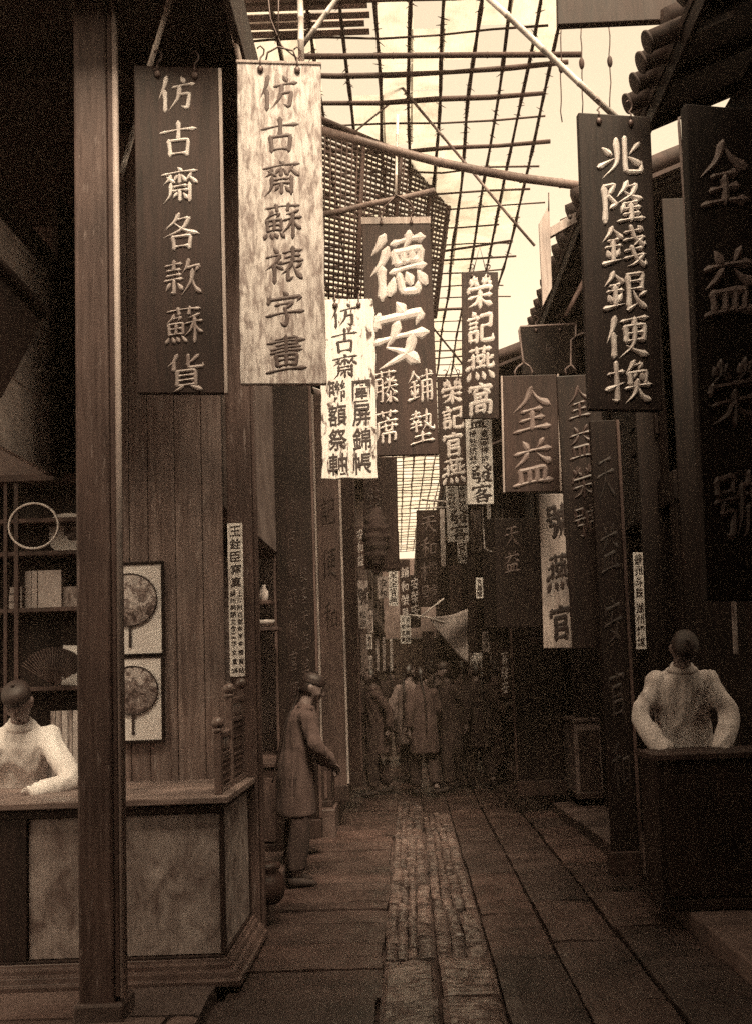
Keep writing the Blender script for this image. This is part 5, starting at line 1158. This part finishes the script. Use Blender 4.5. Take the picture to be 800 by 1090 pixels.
    if seat is None:
        low = [V((0, .0, pz + hz)), V((0, -.02 * (lean > .25), pz + hz * .4)), T(0, 0, .06)]; ra = ra[:2] + [.185] + ra[2:]; rb = rb[:2] + [.145] + rb[2:]
    else: low = [T(0, -.02, hz), T(0, -.01, .02)]
    etube(mb, low + [T(0, 0, .16), T(0, .004, .32), T(0, .008, .405), T(0, .012, .465), T(0, .015, .525)], ra, rb, V((1, 0, 0)), 22)
    for s in (-1, 1):
        mb.ball(S[s], .074, 12, 8); e, w = A[s]; we = e + (w - e) * .93
        etube(mb, spl([S[s] * .8 + T(.10 * s, .01, .44) * .2, S[s] * .5 + e * .5, e, we]), lin([.072, .066, .064, .066]), lin([.070, .064, .062, .055]), V((1, 0, .1)), 14)
    if seat is not None and gown:
        for s in (-1, 1): etube(mb, [V((.09 * s, 0, pz)), L[s][0], L[s][1] + V((0, 0, .08))], [.13, .12, .13], [.12, .11, .12], V((1, 0, 0)), 12)
    fuse(mb, 'gown' if gown else 'jacket', M[coat], root, .013, 5, .009, (11, 11, 2.6), seed * 3.1)
    mb = MB(); cn = T(0, .008, .515)
    etube(mb, [T(0, .004, .500), T(0, .004, .520), T(0, .002, .542)], [.098, .080, .070], [.088, .078, .070]); mb.build('collar', M[coat], root)
    for j in range(4 if lean < .25 else 0):
        mb = MB(); mb.ball(T(.03 + .05 * (j > 0), -.128 - .018 * (j > 0) - .004 * j, .44 - .085 * j), (.010, .012, .008), 8, 6); mb.build('button', M['ink'], root)
    mb = MB()                             # loose trousers
    etube(mb, [V((0, 0, pz + .10)), V((0, 0, pz)), V((0, -.0, pz - .10))], [.165, .17, .16], [.12, .125, .11])
    for s in (-1, 1):
        hip = V((.088 * s, .0, pz - .03)); an = L[s][1] + (L[s][0] - L[s][1]) * .12
        etube(mb, spl([hip, L[s][0], an]), lin([.10, .088, .075]), lin([.105, .09, .078]), V((1, 0, 0)), 14)
    fuse(mb, 'trousers', M[pants], root, .014, 5, .008, (11, 11, 3), seed * 1.7 + 9)
    for s in (-1, 1):
        f = L[s][1]; mb = MB(); etube(mb, [f + V((0, .055, -.045)), f + V((0, .02, -.035)), f + V((0, -.06, -.05)), f + V((0, -.13, -.058)), f + V((0, -.165, -.066))], [.030, .040, .044, .036, .012], [.038, .048, .034, .024, .010], V((1, 0, 0)), 12); mb.build('shoe', M['shoe'], root)
    root.scale = (k, k, k)
    return tag(root, label, 'person', group)

# the clerk leaning on the counter at far left
cx = at(9, 712, 5.75).x
person((cx, 5.98, .0), R(16), 'clerk in a pale cotton jacket leaning his forearm on the counter at far left', 1.60, .42, .75, -.3,
       {1: ((.30, -.42, 1.03), (.05, -.62, .985), 1), -1: ((-.33, -.40, 1.04), (-.10, -.66, .985), 1)}, None, None, 'fabric', 'fabric_grey', .55, 1, queue=True, cap=True, curl=.35)
# the man in white bending over the right counter
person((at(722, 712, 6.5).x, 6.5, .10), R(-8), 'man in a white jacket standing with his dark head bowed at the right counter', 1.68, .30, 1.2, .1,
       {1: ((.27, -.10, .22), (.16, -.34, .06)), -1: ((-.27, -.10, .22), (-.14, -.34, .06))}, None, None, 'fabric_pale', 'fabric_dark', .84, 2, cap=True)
# a figure standing at the left sill
person((at(303, 712, 7.4).x + .06, 7.4, .002), R(105), 'person in a faded jacket standing by the left doorway and facing the lane', 1.54, .20, .35, -.2,
       {1: ((.235, -.10, .22), (.08, -.26, .10)), -1: ((-.235, -.10, .22), (-.06, -.27, .11))}, None, None, 'fabric_mid', 'fabric_dark', .55, 3, cap=True)
def walk(st): return {1: ((.10, -.10 * st - .03, .48), (.10, -.17 * st + .02, .085 + .0)), -1: ((-.10, .02 * st - .05, .49), (-.10, .26 * st, .10))}
CROWD = [
 (379, 15.5, 165, 1.60, 'fabric_dark', 'fabric_dark', 0, 'dark clad walker nearest the left signboards in the far crowd', 0, 0),
 (399, 12.4, -75, 1.56, 'fabric_mid', 'fabric_dark', .7, 'walker in a faded jacket leading the crowd on the left of the lane', 0, 0),
 (416, 16.5, 190, 1.64, 'fabric_dark', 'fabric_mid', .5, 'dark jacketed walker in a skullcap between two paler walkers', 1, 0),
 (433, 13.6, 150, 1.60, 'fabric_grey', 'fabric_dark', .4, 'person in a grey jacket turning his back in the middle of the crowd', 0, 0),
 (448, 12.2, 195, 1.56, 'fabric_mid', 'fabric_dark', .7, 'short walker in a faded jacket seen from behind at the front middle of the crowd', 0, 0),
 (460, 17.5, 170, 1.62, 'fabric_grey', 'fabric_dark', .2, 'person in a long grey gown at the very back of the crowd', 0, 1),
 (476, 12.6, -60, 1.60, 'fabric_dark', 'fabric_dark', .8, 'walker in a skullcap crossing right of the lane centre', 1, 0),
 (492, 15.0, 185, 1.63, 'fabric_mid', 'fabric_dark', .3, 'figure in a brown jacket walking away behind the crossing walker', 0, 0),
 (507, 12.8, 205, 1.58, 'fabric_dark', 'fabric_dark', .6, 'dark figure walking away on the right of the crowd', 0, 0),
 (524, 14.0, 95, 1.60, 'fabric_mid', 'fabric_dark', .1, 'person in a long faded gown beside the right hand counters', 1, 1),
]
for i, (px_, Y, yw, H, ct, pt, st, lb, cp_, gw) in enumerate(CROWD):
    sw = rng.uniform(-.1, .1); person((at(px_, 712, Y).x, Y, .005), R(yw), lb, H, .05 + .05 * st, .12, rng.uniform(-.4, .4),
        {1: ((.225, .06 + .10 * st, .20), (.235, .02 + .12 * st, -.02)), -1: ((-.225, .02 - .08 * st, .20), (-.235, -.12 - .16 * st, .0))}, walk(st), None, ct, pt, .55, 10 + i, 'people walking in the far lane', True, bool(cp_), bool(gw))

# ================================================================== AIR
mb = MB(); mb.b2(-60, 60, -30, 80, -1.06, 14); hz = mb.build('added_haze', M['paper']); hz.data.materials.clear()
hm = bpy.data.materials.new('dark_lifting_haze'); hm.use_nodes = True; hn = hm.node_tree; hn.nodes.remove(hn.nodes['Principled BSDF'])
pv = hn.nodes.new('ShaderNodeVolumePrincipled'); pv.inputs['Color'].default_value = (.95, .74, .58, 1); pv.inputs['Density'].default_value = .0036  # added volume that lifts the darks of the lane
hn.links.new(pv.outputs[0], hn.nodes['Material Output'].inputs['Volume']); hz.data.materials.append(hm); hz['kind'] = 'stuff'
